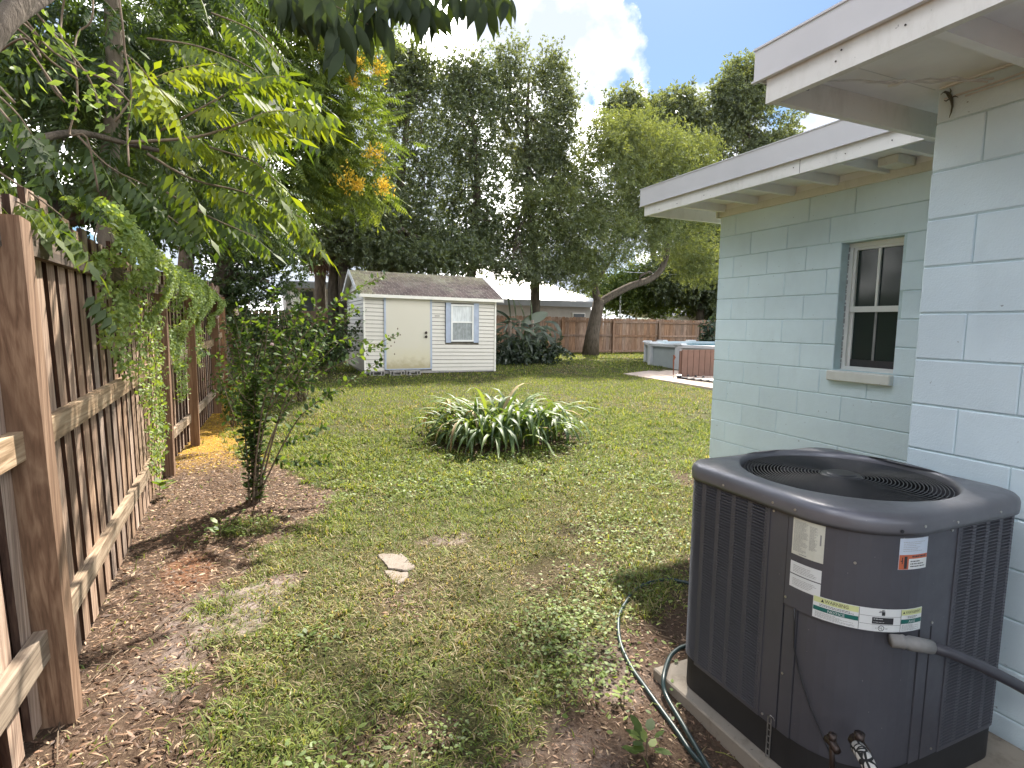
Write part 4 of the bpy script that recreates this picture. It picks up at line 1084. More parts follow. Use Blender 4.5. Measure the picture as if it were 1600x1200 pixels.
# hollow concrete blocks as a step by the shed door
for i, (xx, yy, a) in enumerate(((3.13, 14.78, 0.0), (3.55, 14.76, .03), (2.62, 14.84, -.04))):
    gz = float(GZ(xx, yy)); t = MB(); wl, hh, dd = .39, .125, .19
    t.box(-wl / 2, wl / 2, -.0, .03, 0, hh) if False else None
    for xw in (-wl / 2, -.1 - .012, .1 - .012 - .0, wl / 2 - .028): t.box(xw, xw + .028, -dd / 2, dd / 2, .022, hh - .022)
    t.box(-wl / 2, wl / 2, -dd / 2, dd / 2, 0, .022).box(-wl / 2, wl / 2, -dd / 2, dd / 2, hh - .022, hh)
    o = t.build('concrete_block', M['cinder'], None); o.location = (xx, yy, gz - .01); o.rotation_euler = (0, 0, a)
    tag(o, ['hollow concrete block under the left half of the shed door', 'hollow concrete block under the right half of the shed door', 'hollow concrete block under the left corner of the shed'][i], 'concrete block', 'concrete blocks in front of the shed')

# ================================================================ far fence
YF = 21.2
ff = thing('far_fence', 'reddish board privacy fence across the back of the yard behind the leaning tree', 'fence', (13, YF, .35))
zf0 = .34; zf1 = 1.90
pxs = [877, 957, 1028, 1093]
xs = [at(p, 530, YF)[0] for p in pxs]; st_ = np.mean(np.diff(xs))
xs = [xs[0] - 2 * st_, xs[0] - st_] + xs + [xs[-1] + st_, xs[-1] + 2 * st_]
def gzf(x): return zf0 + (x - 11.5) * -.006
for x in xs: MB().box(x - .05, x + .05, YF - .11, YF - .02, gzf(x) - .1, gzf(x) + 1.47).build('post', M['farwood'], ff)
for a, b in zip(xs[:-1], xs[1:]):
    for zz in (.08, .75, 1.36):
        MB().box(a + .05, b - .05, YF - .06, YF - .02, gzf(a) + zz, gzf(a) + zz + .08).build('rail', M['farwood'], ff)
    n_ = 15; w_ = (b - a) / n_
    for i in range(n_):
        x = a + i * w_; h = 1.55 + random.uniform(-.02, .02); c = .03; z = gzf(x) + .02; y0, y1 = YF - .018 + (i % 2) * .006, YF + (i % 2) * .006
        V = [(x + .006, 0, z), (x + w_ - .006, 0, z), (x + w_ - .006, 0, z + h - c), (x + w_ - .006 - c, 0, z + h), (x + .006 + c, 0, z + h), (x + .006, 0, z + h - c)]
        m = MB().add([(p[0], y0, p[2]) for p in V] + [(p[0], y1, p[2]) for p in V], [tuple(range(6)), tuple(reversed(range(6, 12)))] + [(k, k + 6, (k + 1) % 6 + 6, (k + 1) % 6) for k in range(6)])
        m.build('picket', M['farwood'], ff)
# darker fence behind the shed on the left side
bf = thing('back_left_fence', 'dark brown board fence in shade to the left of the shed', 'fence', (0.5, 20.5, .35))
for i in range(34):
    x = -4.2 + i * .2
    MB().box(x + .006, x + .192, 20.5, 20.518, .36, 1.95 + random.uniform(-.02, .02)).build('picket', M['farwood'], bf)
for zz in (.55, 1.65): MB().box(-4.2, 2.6, 20.45, 20.499, zz, zz + .09).build('rail', M['farwood'], bf)

# ================================================================ pool
pool = thing('pool', 'round above-ground pool with white rim and brown boarded side, right of the lawn', 'swimming pool', (13.0, 14.3, .18))
pc = np.array([14.75, 15.1]); PR = 2.75; K = 12; pz0, pz1 = .19, .93
cs = [(pc[0] + PR * math.cos(2 * PI * (i + .5) / K), pc[1] + PR * math.sin(2 * PI * (i + .5) / K)) for i in range(K)]
for i in range(K):
    a, b = cs[i], cs[(i + 1) % K]; mid = ((a[0] + b[0]) / 2, (a[1] + b[1]) / 2); ang_ = math.atan2(mid[1] - pc[1], mid[0] - pc[0])
    nrm = (math.cos(ang_), math.sin(ang_)); t = .03
    front = -2.25 < ang_ < -1.2
    m = MB(); m.hexa([(a[0] - nrm[0] * t, a[1] - nrm[1] * t, pz0), a + (pz0,), b + (pz0,), (b[0] - nrm[0] * t, b[1] - nrm[1] * t, pz0)], [(a[0] - nrm[0] * t, a[1] - nrm[1] * t, pz1), a + (pz1,), b + (pz1,), (b[0] - nrm[0] * t, b[1] - nrm[1] * t, pz1)])
    m.build('wall_panel', M['poolwall'], pool)
    o1, o2 = .09, -.16
    rw = MB()
    A = [(a[0] * (1) + (a[0] - pc[0]) / PR * q, a[1] + (a[1] - pc[1]) / PR * q) for q in (o1, o2)]; Bq = [(b[0] + (b[0] - pc[0]) / PR * q, b[1] + (b[1] - pc[1]) / PR * q) for q in (o1, o2)]
    rw.hexa([A[0] + (pz1 - .03,), Bq[0] + (pz1 - .03,), Bq[1] + (pz1 - .03,), A[1] + (pz1 - .03,)], [A[0] + (pz1 + .055,), Bq[0] + (pz1 + .055,), Bq[1] + (pz1 + .065,), A[1] + (pz1 + .065,)]); rw.build('rim', M['poolwhite'], pool)
    ax, ay = a[0] - pc[0], a[1] - pc[1]; l = math.hypot(ax, ay); ux, uy = ax / l, ay / l; tx, ty = -uy, ux
    def q4(r0, r1, w_, z): return [(pc[0] + ux * r + tx * s, pc[1] + uy * r + ty * s, z) for r, s in ((r0, -w_), (r1, -w_), (r1, w_), (r0, w_))]
    MB().hexa(q4(l - .02, l + .07, .11, pz0), q4(l - .02, l + .07, .11, pz1 - .03)).build('upright', M['poolwhite'], pool)
    MB().hexa(q4(l - .2, l + .12, .16, pz1 + .056), q4(l - .17, l + .09, .13, pz1 + .11)).build('rim_cap', M['poolwhite'], pool)
MB().add([(pc[0] + (PR - .05) * math.cos(2 * PI * i / 48), pc[1] + (PR - .05) * math.sin(2 * PI * i / 48), pz1 - .04) for i in range(48)], [tuple(range(48))]).build('water_surface', M['water'], pool)
# brown boards on the side towards the slab
q = at(1055, 560, 12.75); xb0 = q[0]
for i in range(11):
    x = xb0 + i * .205
    MB().box(x, x + .19, 12.46, 12.49, .16, .93).build('board', M['poolbrown'], pool)
MB().box(xb0 - .05, xb0 + 2.3, 12.49, 12.53, .16, .90).build('board_frame', M['poolbrown'], pool)
MB().tube([(xb0 - .16, 12.63, .78), (xb0 - .13, 12.62, .72), (xb0 - .17, 12.61, .64), (xb0 - .15, 12.62, .22)], [.02, .035, .02, .012], 8).build('rust_streak', M['rust'], pool)
pad = MB(); gz = .14
pad.hexa([(9.72, 7.2, -.02), (16.5, 7.2, -.02), (16.5, 17.0, .0), (9.40, 13.55, .0)], [(9.72, 7.2, .115), (16.5, 7.2, .115), (16.5, 17.0, .205), (9.40, 13.55, .205)])
tag(pad.build('patio_slab', M['slab'], None), 'pinkish concrete patio slab in front of the pool', 'patio slab')
pk_ = thing('pole_rack', 'black pole with three side hooks lying on the pinkish patio slab', 'pole', (10.6, 11.3, .19))
P0 = atg(1060, 590); 
def on_pad(px, py):
    d_ = ray(px, py); z = .185; t = (z + .02 - CAM_H) / d_[2]; return np.array([d_[0] * t, d_[1] * t, z + .02])
a = on_pad(1062, 590); b = on_pad(1116, 597)
MB().tube([a, (a + b) / 2, b], .028, 8).build('bar', M['black'], pk_)
MB().tube([a + [-.05, .05, .03], a + [.03, -.03, .03]], .055, 8).build('bar_end', M['black'], pk_)
for i, px in enumerate((1074, 1086, 1098)):
    c = on_pad(px, 592 + i * 1.4); d1 = on_pad(px + 1, 588 + i); e = on_pad(px + 9, 590 + i)
    MB().tube([c, c + [-.06, -.1, .02], c + [.02, -.2, .03], c + [.1, -.12, .02]], .018, 6).build('hook', M['black'], pk_)
    MB().tube([d1, d1 + [.0, .0, .05]], .035, 6).build('foot', M['black'], pk_)
# stepping stone, a corner broken off
st_t = thing('stepping_stone', 'broken pale stepping stone sunk in the grass in the middle foreground', 'stepping stone', atg(617, 888))
for pl_px in ([(589, 868), (600, 866), (614, 867), (627, 866), (637, 874), (650, 887), (636, 893), (622, 892), (606, 889), (599, 880)], [(600, 893), (608, 892), (621, 895), (637, 896), (640, 900), (630, 910), (623, 916), (613, 908), (606, 902)]):
    ss = []
    for i, q in enumerate(pl_px):
        q2 = pl_px[(i + 1) % len(pl_px)]
        for t in (0, .33, .66): ss.append(atg(q[0] + (q2[0] - q[0]) * t + random.uniform(-.9, .9), q[1] + (q2[1] - q[1]) * t + random.uniform(-.9, .9)))
    ss = np.array(ss)[::-1]; n = len(ss); c_ = ss.mean(0); cz = float(GZ(c_[0], c_[1])) + random.uniform(-.003, .003); m = MB()
    V = [(p[0], p[1], cz - .03) for p in ss] + [(p[0], p[1], cz + .006) for p in ss] + [(c_[0] + (p[0] - c_[0]) * .95, c_[1] + (p[1] - c_[1]) * .95, cz + .012) for p in ss]
    m.add(V, [(k, (k + 1) % n, n + (k + 1) % n, n + k) for k in range(n)] + [(n + k, n + (k + 1) % n, 2 * n + (k + 1) % n, 2 * n + k) for k in range(n)] + [tuple(2 * n + k for k in range(n))])
    o = m.build('fragment', M['stone'], st_t)
    if o.data.polygons[-1].normal.z < 0: o.data.flip_normals()

# ================================================================ vegetation
def rot_from(d, up):
    """rotation matrices (N,3,3) whose columns are along d, sideways, and near up"""
    d = d / (np.linalg.norm(d, axis=1, keepdims=True) + 1e-9)
    u = up - d * (up * d).sum(1, keepdims=True); u /= (np.linalg.norm(u, axis=1, keepdims=True) + 1e-9)
    s = np.cross(u, d)
    return np.stack([d, s, u], -1)
def stamp(tv, tf, pos, R, scale, tint=None, jit=0.0):
    """copies of a small template at many places, as one array"""
    tv = np.asarray(tv, float); n = len(pos); k = len(tv)
    sc_ = np.asarray(scale).reshape(n, 1, 1) if np.ndim(scale) <= 1 else np.asarray(scale).reshape(n, 1, 3)
    L_ = tv[None] * sc_
    V = np.einsum('nij,nkj->nki', R, L_) + pos[:, None]
    F = [(np.asarray(f)[None] + (np.arange(n) * k)[:, None, None]).reshape(-1, np.asarray(f).shape[1]) for f in tf]
    tn = np.repeat(tint if tint is not None else rng.random(n), k)
    return V.reshape(-1, 3), F, tn
def merge(parts):
    Vs, Fs, Ts, o = [], {}, [], 0
    for V, F, T in parts:
        Vs.append(V); Ts.append(T)
        for f in F:
            Fs.setdefault(f.shape[1], []).append(f + o)
        o += len(V)
    return np.concatenate(Vs), [np.concatenate(v) for v in Fs.values()], np.concatenate(Ts)
def rdir(n, up=0.0, down=0.0):
    v = rng.normal(size=(n, 3)); v[:, 2] += up - down
    return v / np.linalg.norm(v, axis=1, keepdims=True)
# templates: axis +x is the leaf's length, +z its upper side
LEAF = ([(0, 0, 0), (.45, .2, -.05), (1, 0, -.12), (.45, -.2, -.05), (.45, 0, .03)], [np.array([(0, 4, 1), (0, 3, 4), (4, 2, 1), (4, 3, 2)])])
OVAL = ([(0, 0, 0), (.3, .26, -.03), (.7, .24, -.08), (1, 0, -.16), (.7, -.24, -.08), (.3, -.26, -.03)], [np.array([(0, 1, 5)]), np.array([(1, 2, 4, 5)]), np.array([(2, 3, 4)])])
QL = ([(0, 0, 0), (.5, .22, 0), (1, 0, -.1), (.5, -.22, 0)], [np.array([(0, 3, 1), (1, 3, 2)])])
def spray(n, spread, l, w, hang=.2, seed=0):
    """a twig end: n leaves around a short axis"""
    r = np.random.default_rng(seed); V = []; F = []
    for i in range(n):
        t = i / n; p = np.array([t * spread, r.normal() * .12 * spread, r.normal() * .12 * spread])
        a = r.uniform(0, 2 * PI); d = np.array([.6, math.cos(a) * .8, math.sin(a) * .8 - hang]); d /= np.linalg.norm(d)
        u = r.normal(size=3); u -= d * u.dot(d); u /= np.linalg.norm(u)
        o = len(V); L_ = l * r.uniform(.7, 1.2)
        V += [p, p + d * L_ * .5 + u * w, p + d * L_ - np.array([0, 0, .1 * L_]), p + d * L_ * .5 - u * w]; F += [(o, o + 3, o + 1), (o + 1, o + 3, o + 2)]
    return (np.array(V), [np.array(F)])
def frond(pairs, L_, ll, lw, droop=.35, curve=.25, seed=0, fold=.5):
    """pinnate leaf: rachis along +x, pairs of hanging leaflets"""
    r = np.random.default_rng(seed); V = []; F = []
    def rp(t): return np.array([t * L_, 0, -curve * L_ * t * t])
    for k in range(6):
        a, b = rp(k / 6), rp((k + 1) / 6); o = len(V); w_ = .006 * L_
        V += [a + [0, w_, 0], a + [0, -w_, 0], b + [0, -w_, 0], b + [0, w_, 0]]; F += [(o, o + 1, o + 2), (o, o + 2, o + 3)]
    for i in range(pairs):
        t = .16 + .8 * i / pairs; sz = math.sin(PI * (.2 + .7 * t)) * 1.0
        for s in (-1, 1):
            p = rp(t + r.uniform(-.01, .01)); d = np.array([.45, s * 1.0, -droop + r.uniform(-.15, .15)]); d /= np.linalg.norm(d)
            u = np.array([1.0, -s * .3, .15]); u -= d * u.dot(d); u /= np.linalg.norm(u); nrm = np.cross(d, u) * (1 if s < 0 else -1)
            l = ll * sz * r.uniform(.85, 1.1); w_ = lw * sz; o = len(V)
            V += [p, p + d * l * .38 + u * w_, p + d * l + np.array([0, 0, -.15 * l]), p + d * l * .38 - u * w_, p + d * l * .4 - np.array([0, 0, w_ * fold])]
            F += [(o, o + 4, o + 1), (o, o + 3, o + 4), (o + 4, o + 2, o + 1), (o + 4, o + 3, o + 2)]
    p = rp(1.0); o = len(V); l = ll
    V += [p - [.02, 0, 0], p + [l * .4, lw, -.1 * l], p + [l, 0, -.35 * l], p + [l * .4, -lw, -.1 * l]]; F += [(o, o + 3, o + 1), (o + 1, o + 3, o + 2)]
    return (np.array(V), [np.array(F)])
GRN = lambda a, b, c: [(0.0, a), (0.5, b), (1.0, c)]
M['leaf_dark'] = leafmat('dark_evergreen_leaf', GRN((.06, .082, .046), (.10, .13, .07), (.175, .21, .115)), .42, .5, .04)  # haze put into the leaf colour: this and the next two greyed and lightened
M['leaf_haze'] = leafmat('hazy_evergreen_leaf', GRN((.08, .10, .065), (.12, .148, .09), (.19, .225, .13)), .42, .55, .04)
M['leaf_oak'] = leafmat('oak_leaf', GRN((.07, .095, .05), (.12, .15, .07), (.20, .23, .105)), .42, .55, .03)
M['leaf_light'] = leafmat('fresh_green_leaf', GRN((.05, .082, .022), (.095, .14, .034), (.19, .235, .06)), .42, .5, .03)
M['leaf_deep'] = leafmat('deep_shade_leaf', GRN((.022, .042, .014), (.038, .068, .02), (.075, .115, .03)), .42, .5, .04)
M['leaf_near'] = leafmat('near_leaflet', GRN((.03, .055, .013), (.06, .10, .02), (.15, .19, .025)), .42, .55, .025, (2.0, 1.85, .5))
M['leaf_vine'] = leafmat('vine_leaf', GRN((.06, .10, .025), (.13, .20, .045), (.28, .35, .10)), .40, .55, .03)
M['leaf_shrub'] = leafmat('shrub_leaf', GRN((.03, .06, .018), (.055, .10, .028), (.12, .18, .045)), .42, .6, .02)
M['leaf_strap'] = leafmat('strap_leaf', GRN((.05, .09, .035), (.09, .145, .05), (.18, .24, .08)), .35, .5, .04)
M['leaf_banana'] = leafmat('broad_grey_green_leaf', GRN((.022, .036, .02), (.036, .056, .03), (.06, .085, .045)), .3, .5, .05)
M['flower'] = leafmat('yellow_blossom', GRN((.58, .38, .03), (.72, .50, .05), (.85, .62, .12)), .4, .6, .02, (1.2, 1.1, .8))
M['deadpalm'] = leafmat('dead_frond', GRN((.09, .05, .03), (.17, .095, .06), (.25, .15, .09)), .2, .7, .03, (1.2, 1.1, .9))
M['pinkbloom'] = simple('pale_pink_bloom', (.6, .42, .40), .7, .1, 10)

def crown_points(ells, dens, clump_r, shell_=.55, seed=0, flat=0.0, gap=.0, gs=.5):
    """clump centres filling the ellipsoids, more towards the outside; returns centres and outward directions"""
    r = np.random.default_rng(seed); P = []; D = []
    for (c, rad) in ells:
        c = np.array(c, float); rad = np.array(rad, float)
        n = int(dens * (rad[0] * rad[1] * rad[2]) ** (2 / 3) * 4 * PI)
        d = r.normal(size=(n, 3)); d /= np.linalg.norm(d, axis=1, keepdims=True)
        q = shell_ + (1 - shell_) * r.random((n, 1)) ** .6
        q *= 1 + .16 * np.sin(d[:, :1] * 7 + c[0]) * np.cos(d[:, 1:2] * 6 + c[2]) + r.normal(size=(n, 1)) * .05
        p = c + d * rad * q
        if gap > 0:
            k = fbm(p[:, 0] + p[:, 2] * .7, p[:, 1] * .6 + p[:, 2] * 1.1, gs, seed + 3, 3) > gap
            p, d = p[k], d[k]
        P.append(p); D.append(d)
    return np.concatenate(P), np.concatenate(D)
def foliage(name, par, ells, mat, tmpl, size, dens, clump_r, per, seed=0, shell_=.5, up=.25, gap=.0, gs=.5, zmin=None, tb=(0, 1), keep=None):
    P, D = crown_points(ells, dens, clump_r, shell_, seed, gap=gap, gs=gs)
    r = np.random.default_rng(seed + 77); n = len(P)
    clt = r.random(n)
    pos = np.repeat(P, per, 0) + r.normal(size=(n * per, 3)) * clump_r * np.array([1, 1, .75])
    dirs = np.repeat(D, per, 0) * .7 + r.normal(size=(n * per, 3)) * .7; dirs[:, 2] += up
    ups = r.normal(size=(n * per, 3)) * .6; ups[:, 2] += 1.0
    tint = np.clip(np.repeat(clt, per) * .55 + r.random(n * per) * .45, 0, 1) * (tb[1] - tb[0]) + tb[0]
    if zmin is not None:
        k = pos[:, 2] > zmin; pos, dirs, ups, tint = pos[k], dirs[k], ups[k], tint[k]
    if keep is not None:
        k = keep(pos); pos, dirs, ups, tint = pos[k], dirs[k], ups[k], tint[k]
    tm = tmpl if isinstance(tmpl, list) else [tmpl]; parts = []
    which = r.integers(0, len(tm), len(pos))
    for i, t in enumerate(tm):
        k = which == i
        if k.any(): parts.append(stamp(t[0], t[1], pos[k], rot_from(dirs[k], ups[k]), size * r.uniform(.7, 1.3, k.sum()), tint[k]))
    V, F, T = merge(parts)
    return np_mesh(name, V, F, mat, par, dict(tint=T)), P
def bend(a, b, n, j, sag=0.0):
    a = np.array(a, float); b = np.array(b, float); P = []; off = np.zeros(3); L_ = np.linalg.norm(b - a)
    o1 = rng.normal(size=3) * j * L_; o2 = rng.normal(size=3) * j * L_
    for i in range(n + 1):
        t = i / n; P.append(a + (b - a) * t + o1 * math.sin(PI * t) + o2 * math.sin(2 * PI * t) * .5 + np.array([0, 0, sag * L_ * math.sin(PI * t)]))
    return P
def woody(par, trunk, radii, ells, mat='bark', nl=5, r0=.09, seed=0, name='trunk', P=None):
    m = MB(); m.tube(trunk, radii, 10).build(name, M[mat], par, smooth=True)
    m = MB(); r = np.random.default_rng(seed)
    tops = trunk[len(trunk) // 2:]
    for (c, rad) in ells:
        c = np.array(c, float); a = np.array(min(tops, key=lambda q: np.linalg.norm(np.array(q) - c) + random.random()), float)
        lim = bend(a, c, 6, .08, .05); m.tube(lim, list(np.linspace(r0, r0 * .45, 7)), 7)
        for _ in range(nl):
            d = r.normal(size=3); d /= np.linalg.norm(d); e = c + d * np.array(rad) * .85; s0 = lim[int(r.integers(3, 7))]
            br = bend(s0, e, 5, .10, .06); m.tube(br, list(np.linspace(r0 * .42, r0 * .1, 6)), 5)
            for _ in range(2):
                s1 = br[int(r.integers(2, 5))]; e1 = s1 + r.normal(size=3) * np.array(rad) * .28
                m.tube(bend(s1, e1, 3, .1), list(np.linspace(r0 * .16, r0 * .05, 4)), 4)
    m.build('branches', M[mat], par, smooth=True)
def E(px, py, Y, rpx, rpy, ry=None):
    """an ellipsoid whose middle is seen at (px, py) at depth Y, radii given in photo pixels"""
    c = at(px, py, Y); zc = np.linalg.norm(c - np.array([0, 0, CAM_H])); k = zc / 900.0
    return (c, (rpx * k, ry if ry else rpx * k * .8, rpy * k))

SP = [spray(7, .5, .55, .11, .1, s) for s in range(4)]
SPF = [spray(9, .7, .42, .07, .0, s + 10) for s in range(4)]
FR = [frond(7, 1.0, .30, .045, .7, .25, s) for s in range(3)]

# --- big dark evergreens behind the shed (three spired trees side by side)
def evergreen(label, Y, base, ells, spires, seed, mat='leaf_dark', dens=16, tb=(0, 1)):
    b = at(base, 540, Y); b[2] = float(G(b[0], b[1])); t = thing('evergreen_tree', label, 'tree', b, 'dark evergreens behind the shed')
    E_ = [E(*e) for e in ells]
    for (px, py, h) in spires:       # slim upright leader shoots
        E_.append(E(px, py + h * .5, Y, 17, h * .55, .5))
        E_.append(E(px + 4, py + h * .1, Y, 7, h * .35, .25))
    top = at(base, spires[0][1] + 30, Y)
    tr = [b + (top - b) * q + np.array([.25 * math.sin(q * 5 + seed), .15 * math.cos(q * 4), 0]) for q in np.linspace(0, 1, 8)]
    woody(t, tr, list(np.linspace(.24, .05, 8)), E_[:len(ells)], 'bark', 5, .08, seed)
    o, _ = foliage('crown', t, E_, M[mat], SP, .19, dens, .18, 6, seed, .25, .45, .27, 1.1, tb=tb)
    return t
evergreen('leftmost dark evergreen behind the shed, its top half hidden by the golden-flowering tree', 19.5, 628, [(625, 140, 19.5, 52, 60), (640, 250, 19.5, 62, 90), (625, 350, 19.5, 62, 55), (665, 385, 19.5, 50, 35)], [(612, 52, 90), (640, 62, 80), (662, 90, 70)], 3)
evergreen('tall dark evergreen with pointed top rising right behind the shed', 20.2, 735, [(725, 200, 20.2, 52, 70), (740, 290, 20.2, 66, 80), (730, 375, 20.2, 66, 48)], [(700, 92, 70), (742, 92, 80), (722, 110, 60), (765, 120, 70)], 5)
evergreen('spiky dark evergreen reaching highest into the cloud between shed and leaning tree', 20.8, 830, [(820, 210, 20.8, 52, 70), (850, 290, 20.8, 60, 80), (800, 380, 20.8, 60, 50), (868, 215, 20.8, 34, 55), (800, 425, 19.0, 45, 16), (850, 425, 19, 40, 22)], [(782, 84, 110), (805, 76, 110), (846, 98, 100), (868, 90, 90), (886, 140, 80)], 7, 'leaf_haze')

# --- leaning tree in front of the far fence
b = at(922, 552, 20.0); b[2] = .33
t = thing('leaning_tree', 'broad grey-green tree with a leaning forked trunk in front of the far fence', 'tree', b)
E4 = [E(1000, 235, 20, 75, 50), E(940, 270, 19.5, 75, 60), (E(1030, 300, 20, 70, 55)), E(880, 330, 19.3, 70, 55), E(930, 375, 19.2, 75, 50), E(1070, 370, 20.5, 48, 60), E(1005, 350, 19.6, 65, 45), E(850, 400, 19.5, 55, 40), E(905, 425, 19.4, 45, 30), E(1085, 290, 20.5, 45, 45), E(960, 210, 20, 40, 32), E(1090, 420, 20.6, 32, 30), E(1080, 240, 20.3, 40, 30)]
k = [at(x, y, 20.0) for x, y in ((922, 556), (926, 520), (932, 490), (936, 468))]; k[0][2] = .28
MB().tube(k, [.36, .28, .25, .22], 12).build('trunk', M['bark'], t, smooth=True)
lb_ = MB()
def limb(pts, r, Y=20.0): lb_.tube(smooth_path([at(x, y, Y) for x, y in pts], 3), list(np.linspace(r[0], r[1], (len(pts) - 1) * 3 + 1)), 9)
limb([(934, 475), (930, 450), (926, 430), (915, 405), (900, 380)], (.17, .07))
limb([(936, 474), (955, 462), (985, 447), (1012, 438), (1030, 425), (1040, 405), (1043, 385), (1045, 375)], (.17, .10))
limb([(1044, 380), (1030, 368), (1022, 360)], (.08, .04)); limb([(1044, 378), (1052, 368), (1062, 362)], (.09, .04)); limb([(1003, 440), (1000, 432), (1015, 425), (1018, 428)], (.05, .04))
limb([(928, 440), (945, 420), (960, 395), (970, 350), (985, 290)], (.10, .03)); limb([(922, 425), (890, 420), (860, 410)], (.08, .03)); limb([(1041, 400), (1035, 350), (1020, 300)], (.07, .02)); limb([(905, 390), (880, 350), (870, 300)], (.06, .02))
lb_.build('limb', M['bark'], t, smooth=True)
low = at(1000, 450, 20)[2]
foliage('crown', t, E4, M['leaf_oak'], SPF, .27, 8.5, .22, 8, 21, .3, .2, .24, .5, tb=(.1, 1))

# --- distant trees
def far_tree(label, ells, base, Y, seed, mat='leaf_oak', dens=9, size=.35, cr=.35, per=7, gap=.3, tb=(0, 1), group='distant trees beyond the back fence', bz=.3, wood=True, sh=.45):
    b = at(base, 520, Y); b[2] = bz; t = thing('distant_tree', label, 'tree', b, group)
    E_ = [E(x, y, Y, rx, ry_) for (x, y, rx, ry_) in ells]
    if wood:
        top = E_[0][0]; tr = [b + (top - b) * q + np.array([.3 * math.sin(q * 4 + seed), 0, 0]) for q in np.linspace(0, 1, 6)]
        woody(t, tr, list(np.linspace(.3, .08, 6)), E_, 'bark', 3, .10, seed)
    foliage('crown', t, E_, M[mat], SP, size, dens, cr, per, seed, sh, .35, gap, .35, tb=tb)
    return t
far_tree('tall airy oak poking into the blue sky above the far house roof', [(1170, 185, 45, 60), (1140, 160, 30, 30), (1165, 125, 32, 26), (1205, 195, 38, 36), (1195, 150, 28, 30), (1150, 230, 45, 30), (1185, 250, 50, 30)], 1180, 33, 31, 'leaf_haze', 7, .42, .34, 7, .42)
far_tree('round distant oak top just left of the tall airy oak', [(1010, 185, 40, 28), (1055, 175, 38, 25), (975, 175, 26, 30), (1080, 210, 40, 30), (1010, 230, 50, 30)], 1030, 34, 33, 'leaf_haze', 7, .42, .34, 7, .36)
far_tree('dark thicket of trees behind the pool at the far right of the yard', [(1100, 400, 50, 55), (1085, 330, 40, 50), (1060, 430, 50, 35), (1120, 440, 50, 55), (1140, 350, 40, 60), (1130, 460, 40, 40)], 1100, 27, 35, 'leaf_dark', 8, .38, .36, 8, .05)
far_tree('low green thicket behind the far fence right of the leaning trunk', [(985, 465, 40, 22), (1030, 470, 42, 24), (1010, 440, 45, 24), (955, 455, 35, 25), (1065, 478, 30, 18)], 1005, 29, 37, 'leaf_light', 9, .32, .3, 7, .25, wood=False)
far_tree('dark tree crown filling the gap behind the shed roof and palm', [(560, 330, 60, 45), (520, 300, 50, 50), (600, 400, 70, 24), (560, 380, 60, 30), (660, 405, 60, 22), (720, 400, 50, 24), (450, 380, 45, 30)], 520, 18.8, 39, 'leaf_dark', 13, .22, .24, 8, .22)
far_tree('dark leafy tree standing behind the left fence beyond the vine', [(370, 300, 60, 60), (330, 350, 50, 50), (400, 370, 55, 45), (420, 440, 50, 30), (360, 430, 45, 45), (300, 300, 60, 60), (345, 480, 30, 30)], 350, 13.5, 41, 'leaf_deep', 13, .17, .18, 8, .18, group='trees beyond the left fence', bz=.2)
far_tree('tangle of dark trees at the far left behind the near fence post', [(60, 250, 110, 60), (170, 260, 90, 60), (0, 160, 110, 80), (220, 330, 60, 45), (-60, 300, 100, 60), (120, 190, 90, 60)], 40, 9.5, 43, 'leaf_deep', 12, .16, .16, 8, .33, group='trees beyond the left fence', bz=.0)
far_tree('dark understory shrubs in the corner between left fence and shed', [(430, 520, 60, 30), (380, 500, 40, 40), (480, 530, 50, 22), (520, 545, 35, 15), (400, 560, 30, 18)], 430, 15.5, 45, 'leaf_deep', 12, .15, .16, 8, .18, group='shrubs in the back left corner', bz=.25, wood=False)
# trunks seen behind the shed's left corner
for i, (px, r) in enumerate(((522, .17), (540, .14))):
    lab = ['thick dark trunk rising just left of the shed roof', 'slimmer dark trunk touching the left gable of the shed'][i]
    b = at(px, 500, 19.2); b[2] = .3; t = thing('tree', lab, 'tree', b, 'dark trunks behind the shed')
    p = [at(px + dx, y, 19.2) for dx, y in ((0, 500), (-1, 450), (2, 400), (4, 350), (12 - 14 * i, 300), (20 - 40 * i, 240))]; p[0][2] = .3
    MB().tube(p, list(np.linspace(r * 1.25, r * .5, 6)), 9).build('trunk', M['bark'], t, smooth=True)
    mb = MB()
    for q in range(5): s = p[3 + q % 3]; mb.tube(bend(s, s + np.array([rng.normal() * 1.2, rng.normal() * .6, abs(rng.normal()) * 1.2 + .4]), 4, .1), [.06, .05, .04, .03, .015], 6)
    mb.build('branches', M['bark'], t, smooth=True)

# --- palm with a skirt of dead fronds
b = at(500, 520, 22.0); b[2] = .35
t = thing('palm', 'palm with a skirt of brown dead fronds left of the shed roof', 'palm tree', b)
tp = at(500, 372, 22.0)
MB().tube([b, (b + tp) / 2, tp], [.22, .2, .19], 10).build('trunk', M['bark'], t, smooth=True)
def palmleaf(seed, L_, droop):
    r = np.random.default_rng(seed); V = []; F = []
    for k in range(15):
        a = -1.25 + 2.5 * k / 14; d = np.array([math.cos(a), math.sin(a), 0]); u = np.array([-d[1], d[0], 0]) * .035
        o = len(V); V += [(0, 0, 0), d * .55 + u - [0, 0, .02], d * 1.0 - [0, 0, droop], d * .55 - u - [0, 0, .02]]; F += [(o, o + 3, o + 1), (o + 1, o + 3, o + 2)]
    return (np.array(V) * L_, [np.array(F)])
n = 46; a = rng.uniform(0, 2 * PI, n); zz = rng.uniform(0, 1, n); pos = tp + np.stack([np.cos(a) * .15, np.sin(a) * .15, .5 - zz * 1.4], -1)
d = np.stack([np.cos(a) * .6, np.sin(a) * .6, -np.ones(n) * 1.0], -1)
